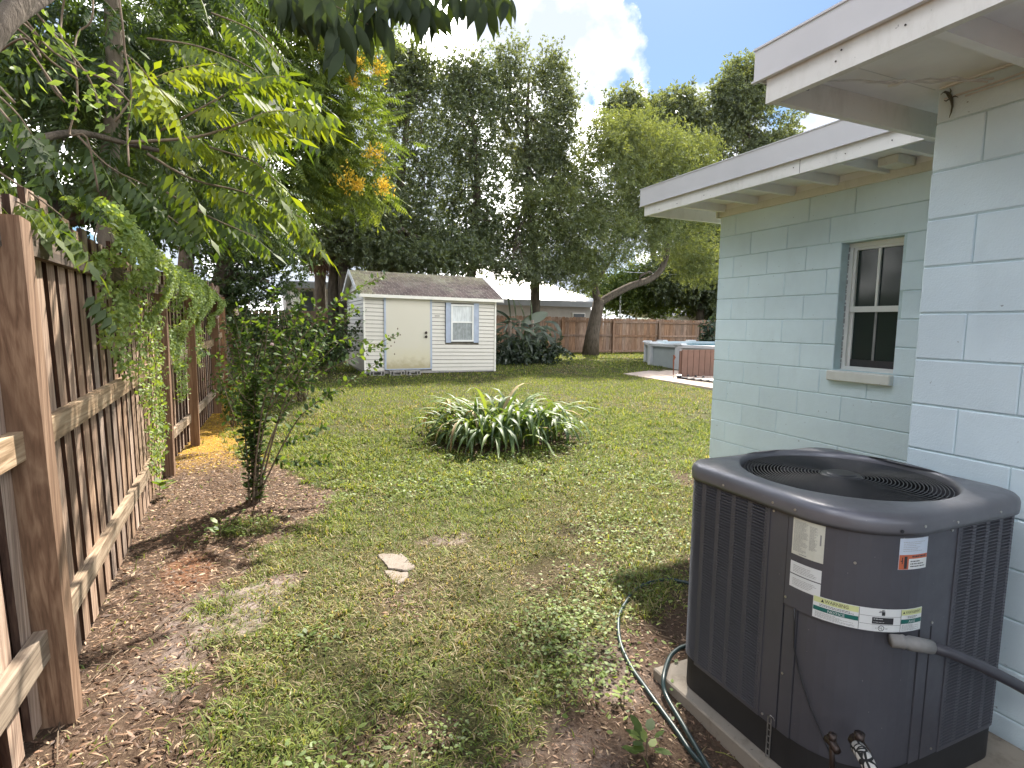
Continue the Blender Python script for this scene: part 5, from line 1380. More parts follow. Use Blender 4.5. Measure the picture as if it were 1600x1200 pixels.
V, F, T = stamp(*palmleaf(1, 1.0, .3), pos, rot_from(d, np.stack([np.cos(a), np.sin(a), .3 + 0 * a], -1)), rng.uniform(.6, .95, n)); np_mesh('dead_frond_skirt', V, F, M['deadpalm'], t, dict(tint=T))
n = 26; a = rng.uniform(0, 2 * PI, n); pos = np.repeat([tp + [0, 0, .5]], n, 0); el_ = rng.uniform(-.4, .9, n)
d = np.stack([np.cos(a) * np.cos(el_), np.sin(a) * np.cos(el_), np.sin(el_)], -1); pos = pos + d * .6
V, F, T = stamp(*palmleaf(2, 1.0, .25), pos, rot_from(d, np.tile([0, 0, 1.0], (n, 1)) + .01), rng.uniform(.8, 1.1, n)); np_mesh('crown', V, F, M['leaf_dark'], t, dict(tint=T))

# --- golden-flowering tree with feathery leaves (middle left)
b = at(285, 500, 13.5); b[2] = .15
gt = thing('flowering_tree', 'bright green feathery-leaved tree with orange-yellow flower panicles above the left fence', 'tree', b)
E1 = [E(490, 140, 13.5, 85, 70), E(430, 60, 13.5, 100, 70), E(540, 200, 13.8, 62, 50), E(520, 265, 14.0, 68, 42), E(470, 210, 13.5, 80, 55), E(350, 40, 13.0, 90, 70), E(400, 150, 13.0, 90, 60), E(300, 120, 13.0, 80, 80), E(560, 290, 14.2, 38, 24), E(430, 290, 13.6, 70, 40), E(390, -60, 13.0, 130, 70), E(520, 40, 13.8, 60, 60)]
tr = [at(287, 500, 13.5), at(290, 420, 13.5), at(296, 340, 13.5), at(310, 250, 13.5), at(340, 170, 13.5), at(380, 90, 13.5)]; tr[0][2] = .1
woody(gt, tr, [.17, .15, .14, .12, .10, .06], E1, 'bark', 4, .05, 51)
P, D = crown_points(E1, 9, .2, .35, 52, gap=.30, gs=.9)
def frond_cloud(P, D, per, size, seed, droop=.35, out=1.0, cr=.2, tb=(0, 1)):
    r = np.random.default_rng(seed); n = len(P)
    pos = np.repeat(P, per, 0) + r.normal(size=(n * per, 3)) * cr
    d = np.repeat(D, per, 0) * out + r.normal(size=(n * per, 3)) * .6; d[:, 2] = d[:, 2] * .5 - droop
    up = r.normal(size=(n * per, 3)) * .3; up[:, 2] += 1
    tint = np.clip(np.repeat(r.random(n), per) * .6 + r.random(n * per) * .4, 0, 1) * (tb[1] - tb[0]) + tb[0]
    w_ = r.integers(0, 3, n * per); parts = []
    for i in range(3):
        k = w_ == i; parts.append(stamp(FR[i][0], FR[i][1], pos[k], rot_from(d[k], up[k]), size * r.uniform(.75, 1.25, k.sum()), tint[k]))
    return merge(parts)
V, F, T = frond_cloud(P, D, 3, .48, 53, .15, cr=.26)
np_mesh('crown', V, F, M['leaf_light'], gt, dict(tint=T))
for i, (px, py, s) in enumerate(((506, 60, 26), (585, 243, 15), (543, 283, 20), (598, 291, 15), (450, 15, 24), (590, 108, 14), (540, 70, 16), (556, 100, 12), (440, 0, 22), (468, 25, 16), (560, 290, 10), (552, 130, 9))):
    c = at(px, py, 12.9); n = 130; p = c + rng.normal(size=(n, 3)) * s * .0062 * np.array([1, 1, 1.1])
    V, F, T = stamp(QL[0], QL[1], p, rot_from(rdir(n, .8), rdir(n)), rng.uniform(.07, .11, n)); np_mesh('flower_panicle', V, F, M['flower'], gt, dict(tint=T))

# --- near tree: dim trunk, limbs, dark leaves, and the sunlit sprays hanging over the yard
b = np.array([-1.75, 4.9, 0.0]); 
nt_ = thing('near_tree', 'near tree left of the fence with bark trunk, low limbs and long hanging leaf sprays', 'tree', b)
tk = [at(167, 345, 5.6), at(168, 300, 5.6), at(172, 240, 5.6), at(180, 150, 5.6), at(178, 60, 5.6), at(170, -60, 5.6), at(150, -200, 5.6)]
tk = [np.array([tk[0][0], tk[0][1], -.05]), np.array([tk[0][0], tk[0][1], 1.2])] + tk
MB().tube(tk, [.09, .075, .07, .068, .065, .06, .06, .05, .04], 10).build('trunk', M['bark_pale'], nt_, smooth=True)
MB().tube(smooth_path([at(-60, 120, 2.3), at(-15, 60, 2.4), at(30, 5, 2.5), at(85, -70, 2.7), at(150, -160, 3.2)], 3), list(np.linspace(.036, .03, 13)), 10).build('limb', M['bark'], nt_, smooth=True)
MB().tube(smooth_path([at(-30, 90, 2.6), at(25, 32, 2.8), at(85, -10, 3.0), at(160, -70, 3.4)], 3), list(np.linspace(.02, .015, 10)), 8).build('limb', M['bark'], nt_, smooth=True)
MB().tube(smooth_path([at(20, 235, 4.5), at(70, 215, 4.7), at(130, 208, 5.0), at(200, 225, 5.2), at(270, 240, 5.0)], 3), list(np.linspace(.03, .015, 13)), 7).build('limb', M['bark'], nt_, smooth=True)

E0 = [E(160, 130, 5.3, 80, 60, .5), E(180, 30, 5.3, 70, 50, .5), E(90, 80, 6.0, 120, 80, .8), E(200, 60, 6.4, 110, 80, .8), E(260, 170, 7.2, 90, 70, .8), E(330, 230, 8.0, 70, 50, .7), E(240, 260, 7.6, 90, 45, .7), E(120, 170, 5.8, 120, 50, .7), E(20, 180, 5.4, 80, 50, .6), E(350, 300, 8.6, 75, 40, .6), E(390, 345, 8.8, 50, 30, .5), E(330, 60, 6.6, 90, 70, .8), E(20, 20, 5.5, 90, 60, .7), E(150, -60, 6.0, 200, 80, 1.2)]
P, D = crown_points(E0, 13, .2, .3, 61, gap=.30, gs=1.2)
V, F, T = frond_cloud(P, D, 2, .34, 62, .4, cr=.16)
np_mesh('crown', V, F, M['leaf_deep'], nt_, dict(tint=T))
# hanging vines in front of the trunk
vm = MB()
for pts, Y in (([(183, -20), (190, 40), (196, 85), (203, 130), (205, 170), (198, 200), (200, 260)], 3.2), ([(100, -20), (98, 30), (96, 60), (108, 75), (118, 105), (118, 160), (112, 210), (135, 215), (150, 300)], 3.4), ([(145, -20), (149, 20), (140, 38), (125, 50), (118, 75)], 3.4),
              ([(-20, 10), (30, 35), (80, 80), (130, 110), (170, 130), (205, 160)], 3.3), ([(50, 10), (90, 60), (130, 110), (145, 140), (155, 170)], 3.2), ([(40, 30), (60, 60), (62, 70)], 3.1), ([(0, 80), (40, 60), (80, 95), (120, 125)], 3.0), ([(60, 100), (90, 140), (100, 160)], 3.3), ([(30, 55), (80, 130), (95, 150)], 3.1), ([(-10, 160), (20, 190)], 2.8), ([(-10, 130), (25, 160)], 2.8), ([(0, 25), (45, 62), (65, 90)], 3.0)):
    P_ = [at(x + rng.normal() * 2, y, Y + rng.normal() * .04) for x, y in pts]; MB().tube(smooth_path(P_, 4), .0045, 5).build('dangling_stem', M['twig'], nt_, smooth=True)
# broad leaves on the vines
n = 170; cpx = rng.uniform(20, 230, n); cpy = 40 + cpx * .55 + rng.normal(size=n) * 40
pos = np.array([at(x, y, 3.2 + rng.normal() * .15) for x, y in zip(cpx, cpy)])
V, F, T = stamp(LEAF[0], LEAF[1], pos, rot_from(rdir(n, 0, .8), rdir(n, .3)), rng.uniform(.03, .065, n)); np_mesh('vine_leaves', V, F, M['leaf_vine'], nt_, dict(tint=T * .7))['kind'] = 'stuff'
# sunlit pinnate sprays: each frond a part
_fc = {}
def add_frond(par, p, d, up, s, tint, mat='leaf_near', var=0, pairs=7, name='frond'):
    if not len(_fc):
        for v in range(4):
            tv, tf = frond(5, 1.0, .42, .085, 1.3, .22, 100 + v, .35)
            for q in range(4): _fc[v, q] = None
            _fc['t', v] = (tv, tf)
    key = (var, round(tint * 3), mat)
    if _fc.get(key) is None:
        tv, tf = _fc['t', var]; o = np_mesh(name, tv, tf, M[mat], None, dict(tint=np.full(len(tv), round(tint * 3) / 3))); _fc[key] = o.data
        bpy.data.objects.remove(o)
    o = bpy.data.objects.new(name, _fc[key]); link(o, par)
    R = rot_from(np.array([d], float), np.array([up], float))[0]; pl = world_loc(par)
    o.matrix_basis = Matrix(((R[0][0] * s, R[0][1] * s, R[0][2] * s, p[0] - pl[0]), (R[1][0] * s, R[1][1] * s, R[1][2] * s, p[1] - pl[1]), (R[2][0] * s, R[2][1] * s, R[2][2] * s, p[2] - pl[2]), (0, 0, 0, 1)))
    return o
tw = MB(); FRN = []
def branchlet(pts, Y0, Y1, r=.008, n=8, size=.22, spread=1.0, tint=(.4, 1), dn=.25):
    P_ = [at(x, y, Y0 + (Y1 - Y0) * i / (len(pts) - 1)) for i, (x, y) in enumerate(pts)]
    C = smooth_path(P_, 4); MB().tube(C, list(np.linspace(r, r * .35, len(C))), 6).build('twig', M['twig'], nt_, smooth=True)
    for i in range(n):
        t = .12 + .88 * (i + .5) / n; k = min(len(C) - 2, int(t * (len(C) - 1))); p = C[k]; ax = C[k + 1] - C[k]; ax = ax / np.linalg.norm(ax)
        side = np.cross(ax, [0, 0, 1.0]); side /= np.linalg.norm(side) + 1e-6; s_ = 1 if i % 2 else -1
        d = ax * (.55 + .5 * t) + side * s_ * spread * random.uniform(.5, 1.0) * (1.1 - t * .8) + np.array([0, 0, -dn + random.uniform(-.15, .2)])
        FRN.append((p, d, np.array([random.uniform(-.3, .3), random.uniform(-.3, .3), 1.0]), size * random.uniform(.8, 1.2), random.uniform(*tint)))
branchlet([(200, 222), (300, 215), (370, 195), (420, 175), (470, 172)], 4.3, 4.1, .011, 12, .30, 1.1, (.6, 1))
branchlet([(250, 205), (330, 160), (400, 125), (445, 120)], 4.4, 4.3, .008, 10, .28, 1.0, (.6, 1))
branchlet([(180, 190), (230, 130), (290, 105), (340, 100)], 4.2, 4.2, .007, 9, .24, 1.0, (.8, 1.1))
branchlet([(190, 80), (215, 100), (240, 130), (270, 160)], 3.6, 3.7, .005, 5, .20, .6, (.7, 1.1), .5)
branchlet([(280, 215), (360, 240), (400, 255), (440, 290)], 4.4, 4.3, .008, 9, .28, .9, (.5, 1))
branchlet([(230, 240), (300, 280), (380, 300), (440, 325), (470, 340)], 4.6, 4.5, .009, 11, .28, .9, (.5, 1))
branchlet([(230, 60), (300, 70), (360, 90), (400, 110)], 4.8, 4.7, .008, 8, .28, .9, (.3, .9))
branchlet([(260, 300), (330, 340), (400, 370)], 4.9, 4.9, .008, 7, .26, .9, (.2, .8))
branchlet([(200, 280), (240, 320), (280, 350)], 4.6, 4.6, .008, 6, .26, .9, (.0, .5))
branchlet([(120, 210), (170, 260), (230, 290)], 4.6, 4.6, .008, 6, .26, .9, (.0, .5))
branchlet([(330, 20), (400, 50), (440, 90)], 5.2, 5.0, .008, 7, .30, .9, (.2, .8))
branchlet([(-40, 120), (20, 170), (50, 210)], 3.4, 3.3, .006, 6, .22, .9, (.0, .5))
branchlet([(-60, 230), (0, 270), (60, 310), (100, 340)], 2.9, 2.9, .006, 9, .20, 1.0, (.3, .9))
branchlet([(-60, 300), (10, 310), (60, 330)], 2.8, 2.7, .005, 6, .17, 1.0, (.3, .9))
for i, (p, d, up, s, tn_) in enumerate(list(FRN)):
    add_frond(nt_, p, d, up, s * 1.1, min(1, tn_), var=i % 4)
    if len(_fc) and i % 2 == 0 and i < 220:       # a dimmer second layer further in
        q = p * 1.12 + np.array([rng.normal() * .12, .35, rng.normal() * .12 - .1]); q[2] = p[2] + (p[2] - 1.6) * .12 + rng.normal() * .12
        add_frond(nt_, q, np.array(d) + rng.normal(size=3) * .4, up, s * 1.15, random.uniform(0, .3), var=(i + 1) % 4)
# overhead branch with dark hanging leaflets, each leaflet a part
ob_ = MB(); hd = thing('overhead_branch', 'dark leafy branch tips hanging into the top of the view against the cloud', 'branch', at(560, -60, 2.0))
ob_.tube(smooth_path([at(-100, -500, 2.4), at(200, -260, 2.2), at(430, -90, 2.05), at(560, -60, 2.0), at(680, -62, 1.95), at(790, -75, 1.9)], 4), list(np.linspace(.03, .004, 21)), 7); ob_.build('branch_wood', M['bark'], hd, smooth=True)
lm_ = {}
def hang_leaf(px, py, Y, L_, ang_, tilt, tint):
    k = round(tint * 3)
    if k not in lm_:
        V = [(0, 0, 0)]; F = []; ws = (.10, .155, .16, .12, .05)
        for i, w_ in enumerate(ws): V += [((i + 1) / 6, w_, -.03 * i), ((i + 1) / 6, 0, .03 - .03 * i), ((i + 1) / 6, -w_, -.03 * i)]
        V.append((1, 0, -.2)); F = [(0, 2, 1), (0, 3, 2)]
        for i in range(4):
            a = 1 + 3 * i; F += [(a, a + 1, a + 4, a + 3), (a + 1, a + 2, a + 5, a + 4)]
        F += [(13, 14, 16), (14, 15, 16)]
        F3 = [f for f in F if len(f) == 3]; F4 = [f for f in F if len(f) == 4]
        o = np_mesh('leaflet', np.array(V), [np.array(F3), np.array(F4)], M['leaf_overhead'], None, dict(tint=np.full(len(V), k / 3))); lm_[k] = o.data; bpy.data.objects.remove(o)
    p = at(px, py, Y); o = bpy.data.objects.new('leaflet', lm_[k]); link(o, hd)
    d = B @ np.array([math.sin(ang_), -math.cos(ang_), tilt]); n_ = B @ np.array([random.uniform(-.8, .8), .2, 1.0])
    R = rot_from(np.array([d]), np.array([n_]))[0] * L_; pl = world_loc(hd)
    o.matrix_basis = Matrix(((*R[0], p[0] - pl[0]), (*R[1], p[1] - pl[1]), (*R[2], p[2] - pl[2]), (0, 0, 0, 1)))
M['leaf_overhead'] = leafmat('overhead_leaflet', GRN((.018, .03, .013), (.032, .05, .018), (.065, .10, .025)), .25, .6, .015)
def hanging(p0, p1, n, Y, L_, sag=0):
    a = np.array(p0, float); b = np.array(p1, float)
    for i in range(n):
        t = (i + .5) / n; p = a + (b - a) * t + np.array([0, sag * math.sin(PI * t)])
        for s in (-1, 1):
            hang_leaf(p[0] + s * 3, p[1] + 10, Y + random.uniform(-.05, .05), L_ * 1.25 * random.uniform(.75, 1.1), s * random.uniform(.1, .45), random.uniform(-.4, .4), random.random() * .6)
def rachis(pts, Y): MB().tube([at(x, y, Y) for x, y in pts], .0016, 5).build('rachis', M['twig'], hd)
for p0, p1, n, Y, L_ in (((445, -30), (575, 38), 9, 2.0, .105), ((500, -40), (545, 75), 6, 1.95, .10), ((440, -30), (500, 20), 5, 2.0, .10), ((540, -45), (600, 25), 6, 2.0, .11), ((585, -40), (660, -5), 6, 2.0, .10), ((615, -40), (675, 0), 6, 1.95, .11), ((640, -35), (690, 8), 5, 1.95, .08),
                       ((690, -40), (715, -10), 3, 1.95, .09), ((720, -40), (765, -5), 5, 1.95, .095), ((745, -40), (765, 10), 3, 1.95, .09), ((760, -40), (800, -10), 4, 1.95, .085), ((425, -40), (470, 5), 4, 2.0, .09), ((590, -20), (585, 20), 3, 2.0, .09)):
    hanging(p0, p1, n, Y, L_); rachis([p0, ((p0[0] + p1[0]) / 2, (p0[1] + p1[1]) / 2 - 3), p1], Y)
# unseen canopy added above the view to throw dappled shade on the near ground
ct = thing('shade_canopy', 'unseen tree added beside the yard, its high thin canopy shaped to shade the near lawn', 'tree', (-3.2, -2.5, 0))
CE = [((6.3, 8.6, 9.9), (1.4, 1.3, .6)), ((6.7, 7.2, 9.7), (1.4, 1.2, .6)), ((5.8, 7.5, 9.5), (1.0, 1.1, .5)), ((6.0, 6.0, 9.0), (1.2, 1.1, .5))]
woody(ct, [np.array(p, float) for p in ((-3.2, -2.5, 0), (-3.0, -2.2, 3.5), (-2.2, -1.0, 6.0), (-.5, 1.0, 8.0), (1.6, 3.0, 9.2), (4.6, 6.0, 9.5))], [.2, .18, .16, .14, .10, .06], CE, 'bark', 4, .05, 91)
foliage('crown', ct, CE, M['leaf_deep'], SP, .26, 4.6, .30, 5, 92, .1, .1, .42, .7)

# --- vine over the fence
vn = thing('vine', 'sunlit green creeper heaped over the left fence and hanging down its boards', 'vine', (-.8, 6.5, 1.5))
r = rng; n = 26000
y = r.uniform(3.6, 10.2, n)
topz = np.interp(y, [3.3, 3.8, 4.4, 5.2, 6.2, 7.2, 8.2, 9.2, 10.2], [2.1, 2.27, 2.25, 2.25, 2.24, 2.22, 2.18, 2.12, 1.95]) + .06 * (vnoise(y, y * 0, 2.3, 5) - .5)
botz = np.interp(y, [3.3, 3.7, 4.1, 5.0, 5.6, 6.5, 7.2, 8.0, 9.0, 10.2], [1.95, 1.80, 1.62, 1.50, 1.45, 1.42, 1.15, 1.15, 1.45, 1.6])
u = r.random(n) ** 1.25; z = topz - u * (topz - botz) * (1 + .35 * (vnoise(y, z0 * 0 + y * 0, 5, 9) - .3))
xx = np.interp(y, FXk, FXv) + .03 + .16 * np.sin(np.clip(u * 1.6, 0, 1) * PI) ** .6 * (.6 + .8 * fbm(y, z, 2.2, 12)) - .18 * (1 - np.clip(u * 5, 0, 1)) * r.random(n)
th_ = fbm(y, z, 3.2, 15, 3); kp = (th_ > .36 + .34 * (u - .35)) | (u < .3)
# hanging strands down the boards
m2 = 3600; ys = r.choice([3.75, 4.1, 4.35, 4.9, 5.2, 5.35, 5.5, 5.65, 5.8, 5.95, 6.1, 7.15, 7.3, 7.5, 8.35, 8.6], m2) + r.normal(size=m2) * .06
zt2 = 1.8; bz_ = np.interp(ys, [3.7, 4.2, 5.0, 5.2, 5.6, 6.1, 7.2, 7.6, 8.6], [1.45, 1.25, .9, .35, .25, .5, .7, .75, 1.1]); z2 = zt2 - r.random(m2) ** .8 * (zt2 - bz_)
x2 = np.interp(ys, FXk, FXv) + .015 + np.abs(r.normal(size=m2)) * .03
pos = np.concatenate([np.stack([xx, y, z], -1)[kp], np.stack([x2, ys, z2], -1)])
m_all = len(pos); nd = rdir(m_all) * .6 + np.array([.8, -.35, .5]); dd_ = rdir(m_all, 0, .7)
tt = np.clip(.25 + .55 * fbm(pos[:, 1], pos[:, 2], 2.0, 33) + r.random(m_all) * .45 - .12, 0, 1)
V, F, T = stamp(OVAL[0], OVAL[1], pos, rot_from(dd_, nd), r.uniform(.02, .042, m_all), tt)
np_mesh('foliage', V, F, M['leaf_vine'], vn, dict(tint=T))['kind'] = 'stuff'
vs = MB()
for ys_ in (3.75, 4.1, 4.9, 5.35, 5.5, 5.65, 5.95, 6.1, 7.15, 7.5, 8.5, 4.5, 6.8, 9.2):
    x_ = fx(ys_) + .02; b0 = float(np.interp(ys_, [3.7, 4.2, 5.0, 5.2, 5.6, 6.1, 7.2, 7.6, 8.6], [1.45, 1.25, .9, .35, .25, .5, .7, .75, 1.1]))
    vs.tube(wander((x_, ys_, 2.1), (x_, ys_ + .05, b0), 10, .02), .004, 5)
vs.build('stem', M['twig'], vn, smooth=True)

# --- foreground crape myrtle shrub
b = np.array([-.13, 5.4, float(GZ(-.13, 5.4))]); sh = thing('shrub', 'leggy young shrub with arching twigs growing from bare soil beside the left fence', 'shrub', b)
stems = MB(); LP_ = []; LD_ = []
rs = np.random.default_rng(5)
def stem(pts, r0, Yj=0.0, leaf=1.0, start=.25, gap_=.028, size=.05, sub=0):
    P_ = [at(x, y, 5.4 + Yj * i / (len(pts) - 1)) for i, (x, y) in enumerate(pts)]
    if pts[0][1] > 770: P_[0] = b + np.array([rs.normal() * .03, rs.normal() * .03, -.02])
    C = smooth_path(P_, 5); stems.tube(C, list(np.linspace(r0, r0 * .25, len(C))), 6)
    C = np.array(C); seg = np.linalg.norm(np.diff(C, axis=0), axis=1); cum = np.concatenate([[0], np.cumsum(seg)]); tot = cum[-1]; s = tot * start
    while s < tot:
        k = min(len(C) - 2, np.searchsorted(cum, s) - 1); k = max(k, 0); p = C[k] + (C[k + 1] - C[k]) * (s - cum[k]) / seg[k]; ax = (C[k + 1] - C[k]) / seg[k]
        if rs.random() < leaf:
            q = rs.normal(size=3); q -= ax * q.dot(ax); q /= np.linalg.norm(q)
            for sg in (-1, 1): LP_.append(p); LD_.append(ax * .5 + q * sg + np.array([0, 0, -.1]))
        s += gap_ * rs.uniform(.7, 1.3)
    for _ in range(sub):
        k = int(rs.uniform(.3, .95) * (len(C) - 1)); e = C[k] + rs.normal(size=3) * np.array([.16, .14, .12]) + np.array([.02, 0, .10]); P2 = bend(C[k], e, 4, .08); stems.tube(P2, [r0 * .35] * 3 + [r0 * .2] * 2, 4)
        for p in np.linspace(0, 1, 8):
            pp = P2[0] + (P2[-1] - P2[0]) * p; q = rs.normal(size=3); LP_.append(pp); LD_.append(q); LP_.append(pp); LD_.append(-q)
stem([(400, 782), (402, 700), (420, 600), (470, 530), (530, 470), (600, 430)], .011, -.2, 1, .3, .025, sub=2)
stem([(404, 782), (412, 720), (445, 640), (490, 590), (550, 560), (620, 522)], .010, -.1, .95, .35, .03, sub=0)
stem([(408, 782), (425, 730), (450, 680), (480, 640), (540, 600), (600, 560)], .009, -.2, 1, .4, .03, sub=0)
stem([(396, 782), (392, 700), (385, 620), (370, 540), (350, 500)], .010, .1, 1, .3, .026, sub=1)
stem([(398, 782), (396, 680), (410, 580), (420, 500), (430, 450)], .010, .2, 1, .2, .024, sub=2)
stem([(402, 782), (408, 690), (430, 600), (455, 520), (475, 468)], .010, .1, 1, .2, .024, sub=2)
stem([(406, 782), (440, 640), (480, 560), (520, 510), (560, 480)], .009, -.1, 1, .35, .026, sub=1)
stem([(392, 782), (388, 740), (384, 690), (378, 640), (400, 590)], .009, .0, 1, .04, .010, sub=1)
stem([(398, 782), (400, 740), (398, 690), (396, 640), (402, 590)], .009, .0, 1, .04, .010, sub=1)
stem([(400, 782), (410, 740), (402, 700), (408, 660), (398, 610)], .009, .1, 1, .04, .010, sub=0)
stem([(415, 705), (440, 720), (470, 722), (515, 720)], .004, -.2, 1, .1, .016)
stem([(420, 690), (450, 690), (480, 680), (510, 664)], .004, -.2, .95, .1, .018)
stem([(400, 640), (380, 620), (340, 560), (305, 545)], .004, -.3, .9, .3, .03)
stem([(420, 640), (450, 600), (490, 600), (520, 620)], .005, -.2, 1, .2, .025, sub=0)
stem([(430, 620), (480, 560), (540, 530), (600, 545)], .006, .1, 1, .2, .025, sub=0)
stem([(398, 760), (375, 700), (360, 665), (352, 660)], .005, .1, 1, .3, .03)
stem([(410, 600), (440, 560), (430, 520), (400, 500)], .006, .2, 1, .1, .025, sub=1)
stem([(400, 620), (380, 570), (390, 530), (370, 480)], .006, .2, 1, .1, .025, sub=1)
stem([(620, 430 + 0), (600, 430)], .002, 0, 0, 1, 1)
stems.build('stem', M['twig'], sh, smooth=True)
LPa = np.array(LP_) + rs.normal(size=(len(LP_), 3)) * .01; LDa = np.array(LD_); n = len(LPa)
ups = rs.normal(size=(n, 3)) * .5 + [0, 0, 1]
V, F, T = stamp(OVAL[0], OVAL[1], LPa, rot_from(LDa, ups), rs.uniform(.04, .075, n), rs.random(n)); np_mesh('foliage', V, F, M['leaf_shrub'], sh, dict(tint=T))['kind'] = 'stuff'
# spent seed heads at the tips
sm = MB()
for px, py in ((600, 430), (590, 440), (585, 450), (620, 522), (612, 530), (605, 545), (598, 435)):
    for _ in range(4):
        c = at(px + rs.normal() * 5, py + rs.normal() * 5, 5.25); sm.tube([c + [0, 0, -.008], c, c + [0, 0, .008]], [.002, .007, .002], 5)
sm.build('seed_heads', M['twig'], sh)['kind'] = 'stuff'
# --- looser shrubs behind it with pale blooms
def bush(label, px, py, Y, rpx, h, seed, mat='leaf_shrub', nst=14, group='leggy shrubs along the left fence', size=.055, bloom=0):
    b = at(px, py, Y); b[2] = float(G(b[0], b[1])); t = thing('bush', label, 'shrub', b, group); r = np.random.default_rng(seed); m = MB(); P_ = []; k = Y / 880 * 1.1
    for i in range(nst):
        e = b + np.array([r.normal() * rpx * k * .55, r.normal() * rpx * k * .4, h * r.uniform(.55, 1.05)]); C = bend(b + r.normal(size=3) * [.06, .06, 0], e, 7, .06); m.tube(C, list(np.linspace(.009, .003, 8)), 5)
        for _ in range(70): q = r.uniform(.25, 1); j = int(q * 6.99); P_.append(C[j] + (C[min(j + 1, 7)] - C[j]) * r.random() + r.normal(size=3) * .06 * (.5 + q))
    m.build('stem', M['twig'], t, smooth=True); P_ = np.array(P_); n = len(P_)
    V, F, T = stamp(OVAL[0], OVAL[1], P_, rot_from(rdir(n), rdir(n, .8)), r.uniform(.7, 1.3, n) * size); np_mesh('foliage', V, F, M[mat], t, dict(tint=T))['kind'] = 'stuff'
    for i in range(bloom):
        c = b + np.array([r.normal() * rpx * k * .5, r.normal() * .2, h * r.uniform(.6, 1.05)]); mm = MB()
        for j in range(5): a = 2 * PI * j / 5; mm.add([c, c + [.03 * math.cos(a), .02, .03 * math.sin(a)], c + [.035 * math.cos(a + .7), .01, .035 * math.sin(a + .7)], c + [.03 * math.cos(a + 1.25), .02, .03 * math.sin(a + 1.25)]], [(0, 1, 2, 3)])
        mm.build('flower', M['pinkbloom'], t)
bush('loose bush with a few pale pink blooms behind the foreground shrub', 395, 610, 10.0, 60, 1.75, 71, bloom=5)
bush('taller leafy bush reaching towards the shed corner behind the foreground shrub', 470, 590, 11.0, 65, 1.75, 72, nst=18, bloom=2)
bush('low bush at the foot of the left fence posts', 365, 640, 9.0, 25, .9, 73, nst=8)
bush('dark rounded bush against the back left fence beside the shed', 500, 570, 15.5, 55, 1.6, 74, mat='leaf_deep', nst=18, size=.10)
bush('bush with grey-green leaves in front of the far fence at the house wall', 1106, 560, 18.0, 24, 1.5, 75, mat='leaf_banana', nst=14, size=.14, group='shrubs by the far fence')
# small seedling at the foot of the second post
for lab, (px, py), n_, s_, grp in (('broad-leaved seedling at the foot of the second fence post', (250, 775), 14, .10, 1), ('small weed with pale leaves on bare soil near the bottom edge', (1010, 1185), 16, .065, 1), ('flat rosette weed in the bare strip below the shrub', (345, 838), 12, .07, 1), ('tiny seedling on bare soil left of the hose', (975, 1098), 6, .04, 1), ('yellow-green seedling in the grass at the bottom left', (480, 1000), 10, .035, 1)):
    c = atg(px, py); t = thing('weed', lab, 'weed', c, 'small weeds on bare soil'); a = rng.uniform(0, 2 * PI, n_)
    d = np.stack([np.cos(a), np.sin(a), rng.uniform(.2, .9, n_)], -1); pos = c + np.stack([np.cos(a) * .03, np.sin(a) * .03, rng.uniform(.02, .10, n_)], -1) * (s_ / .07)
    for i in range(n_):
        V, F, T = stamp(OVAL[0], OVAL[1], pos[i:i + 1], rot_from(d[i:i + 1], np.array([[0.1, 0, 1.0]])), [s_ * rng.uniform(.7, 1.2)], np.array([rng.random()])); np_mesh('leaf', V, F, M['leaf_vine'], t, dict(tint=T))
    MB().tube([c + [0, 0, -.01], c + [0, 0, .09 * s_ / .07]], .003, 5).build('stem', M['twig'], t)

M['litter_leaf'] = leafmat('withered_leaf', [(0, (.16, .11, .05)), (.5, (.28, .21, .10)), (1, (.40, .32, .18))], .2, .6, .02, (1.2, 1.0, .8))
# --- strap-leaved clump in the middle of the lawn, each leaf a part
cc_ = np.array([2.98, 7.08, float(G(2.98, 7.08))]); cl = thing('strap_leaf_clump', 'sprawling clump of long drooping strap leaves in a round bare bed in the lawn', 'plant', cc_)
rc = np.random.default_rng(9)
for i in range(285):
    a = rc.uniform(0, 2 * PI); rr = .70 * math.sqrt(rc.random()); base = cc_ + np.array([math.cos(a) * rr * 1.02, math.sin(a) * rr * .85, .0])
    oa = a + rc.normal() * 1.0; inner = 1 - rr / .8
    L_ = rc.uniform(.7, 1.3); up0 = rc.uniform(.7, 1.4) if inner < .6 else rc.uniform(1.0, 1.5); ww = rc.uniform(.013, .026); bendk = rc.uniform(2.0, 4.2); kink = rc.uniform(.35, .7) if rc.random() < .4 else 2
    p = base.copy(); th = up0; ns = 9; V = []; 
    for s_ in range(ns + 1):
        t = s_ / ns; d = np.array([math.cos(oa) * math.cos(th), math.sin(oa) * math.cos(th), math.sin(th)]); side = np.array([-math.sin(oa), math.cos(oa), 0]); nn = np.cross(d, side)
        w_ = ww * (.75 + .5 * math.sin(PI * min(1, t * 1.1))) * (1 if t < .6 else max(.04, 1 - ((t - .6) / .4) ** 1.6))
        V += [p + side * w_ - nn * w_ * .35 * (-1), p, p - side * w_ + nn * w_ * .35]
        p = p + d * L_ / ns; th -= bendk / ns * (.4 + 1.3 * t) * (2.6 if abs(t - kink) < .08 else 1)
        gzz = cc_[2] + .015
        if p[2] < gzz: p[2] = gzz + rc.random() * .02; th = max(th, -.05)
    F = [(3 * q + k, 3 * q + k + 1, 3 * q + k + 4, 3 * q + k + 3) for q in range(ns) for k in (0, 1)]
    np_mesh('leaf', np.array(V), np.array(F), M['litter_leaf'] if rc.random() < .07 else M['leaf_strap'], cl, dict(tint=np.full(len(V), rc.random())), smooth=True)

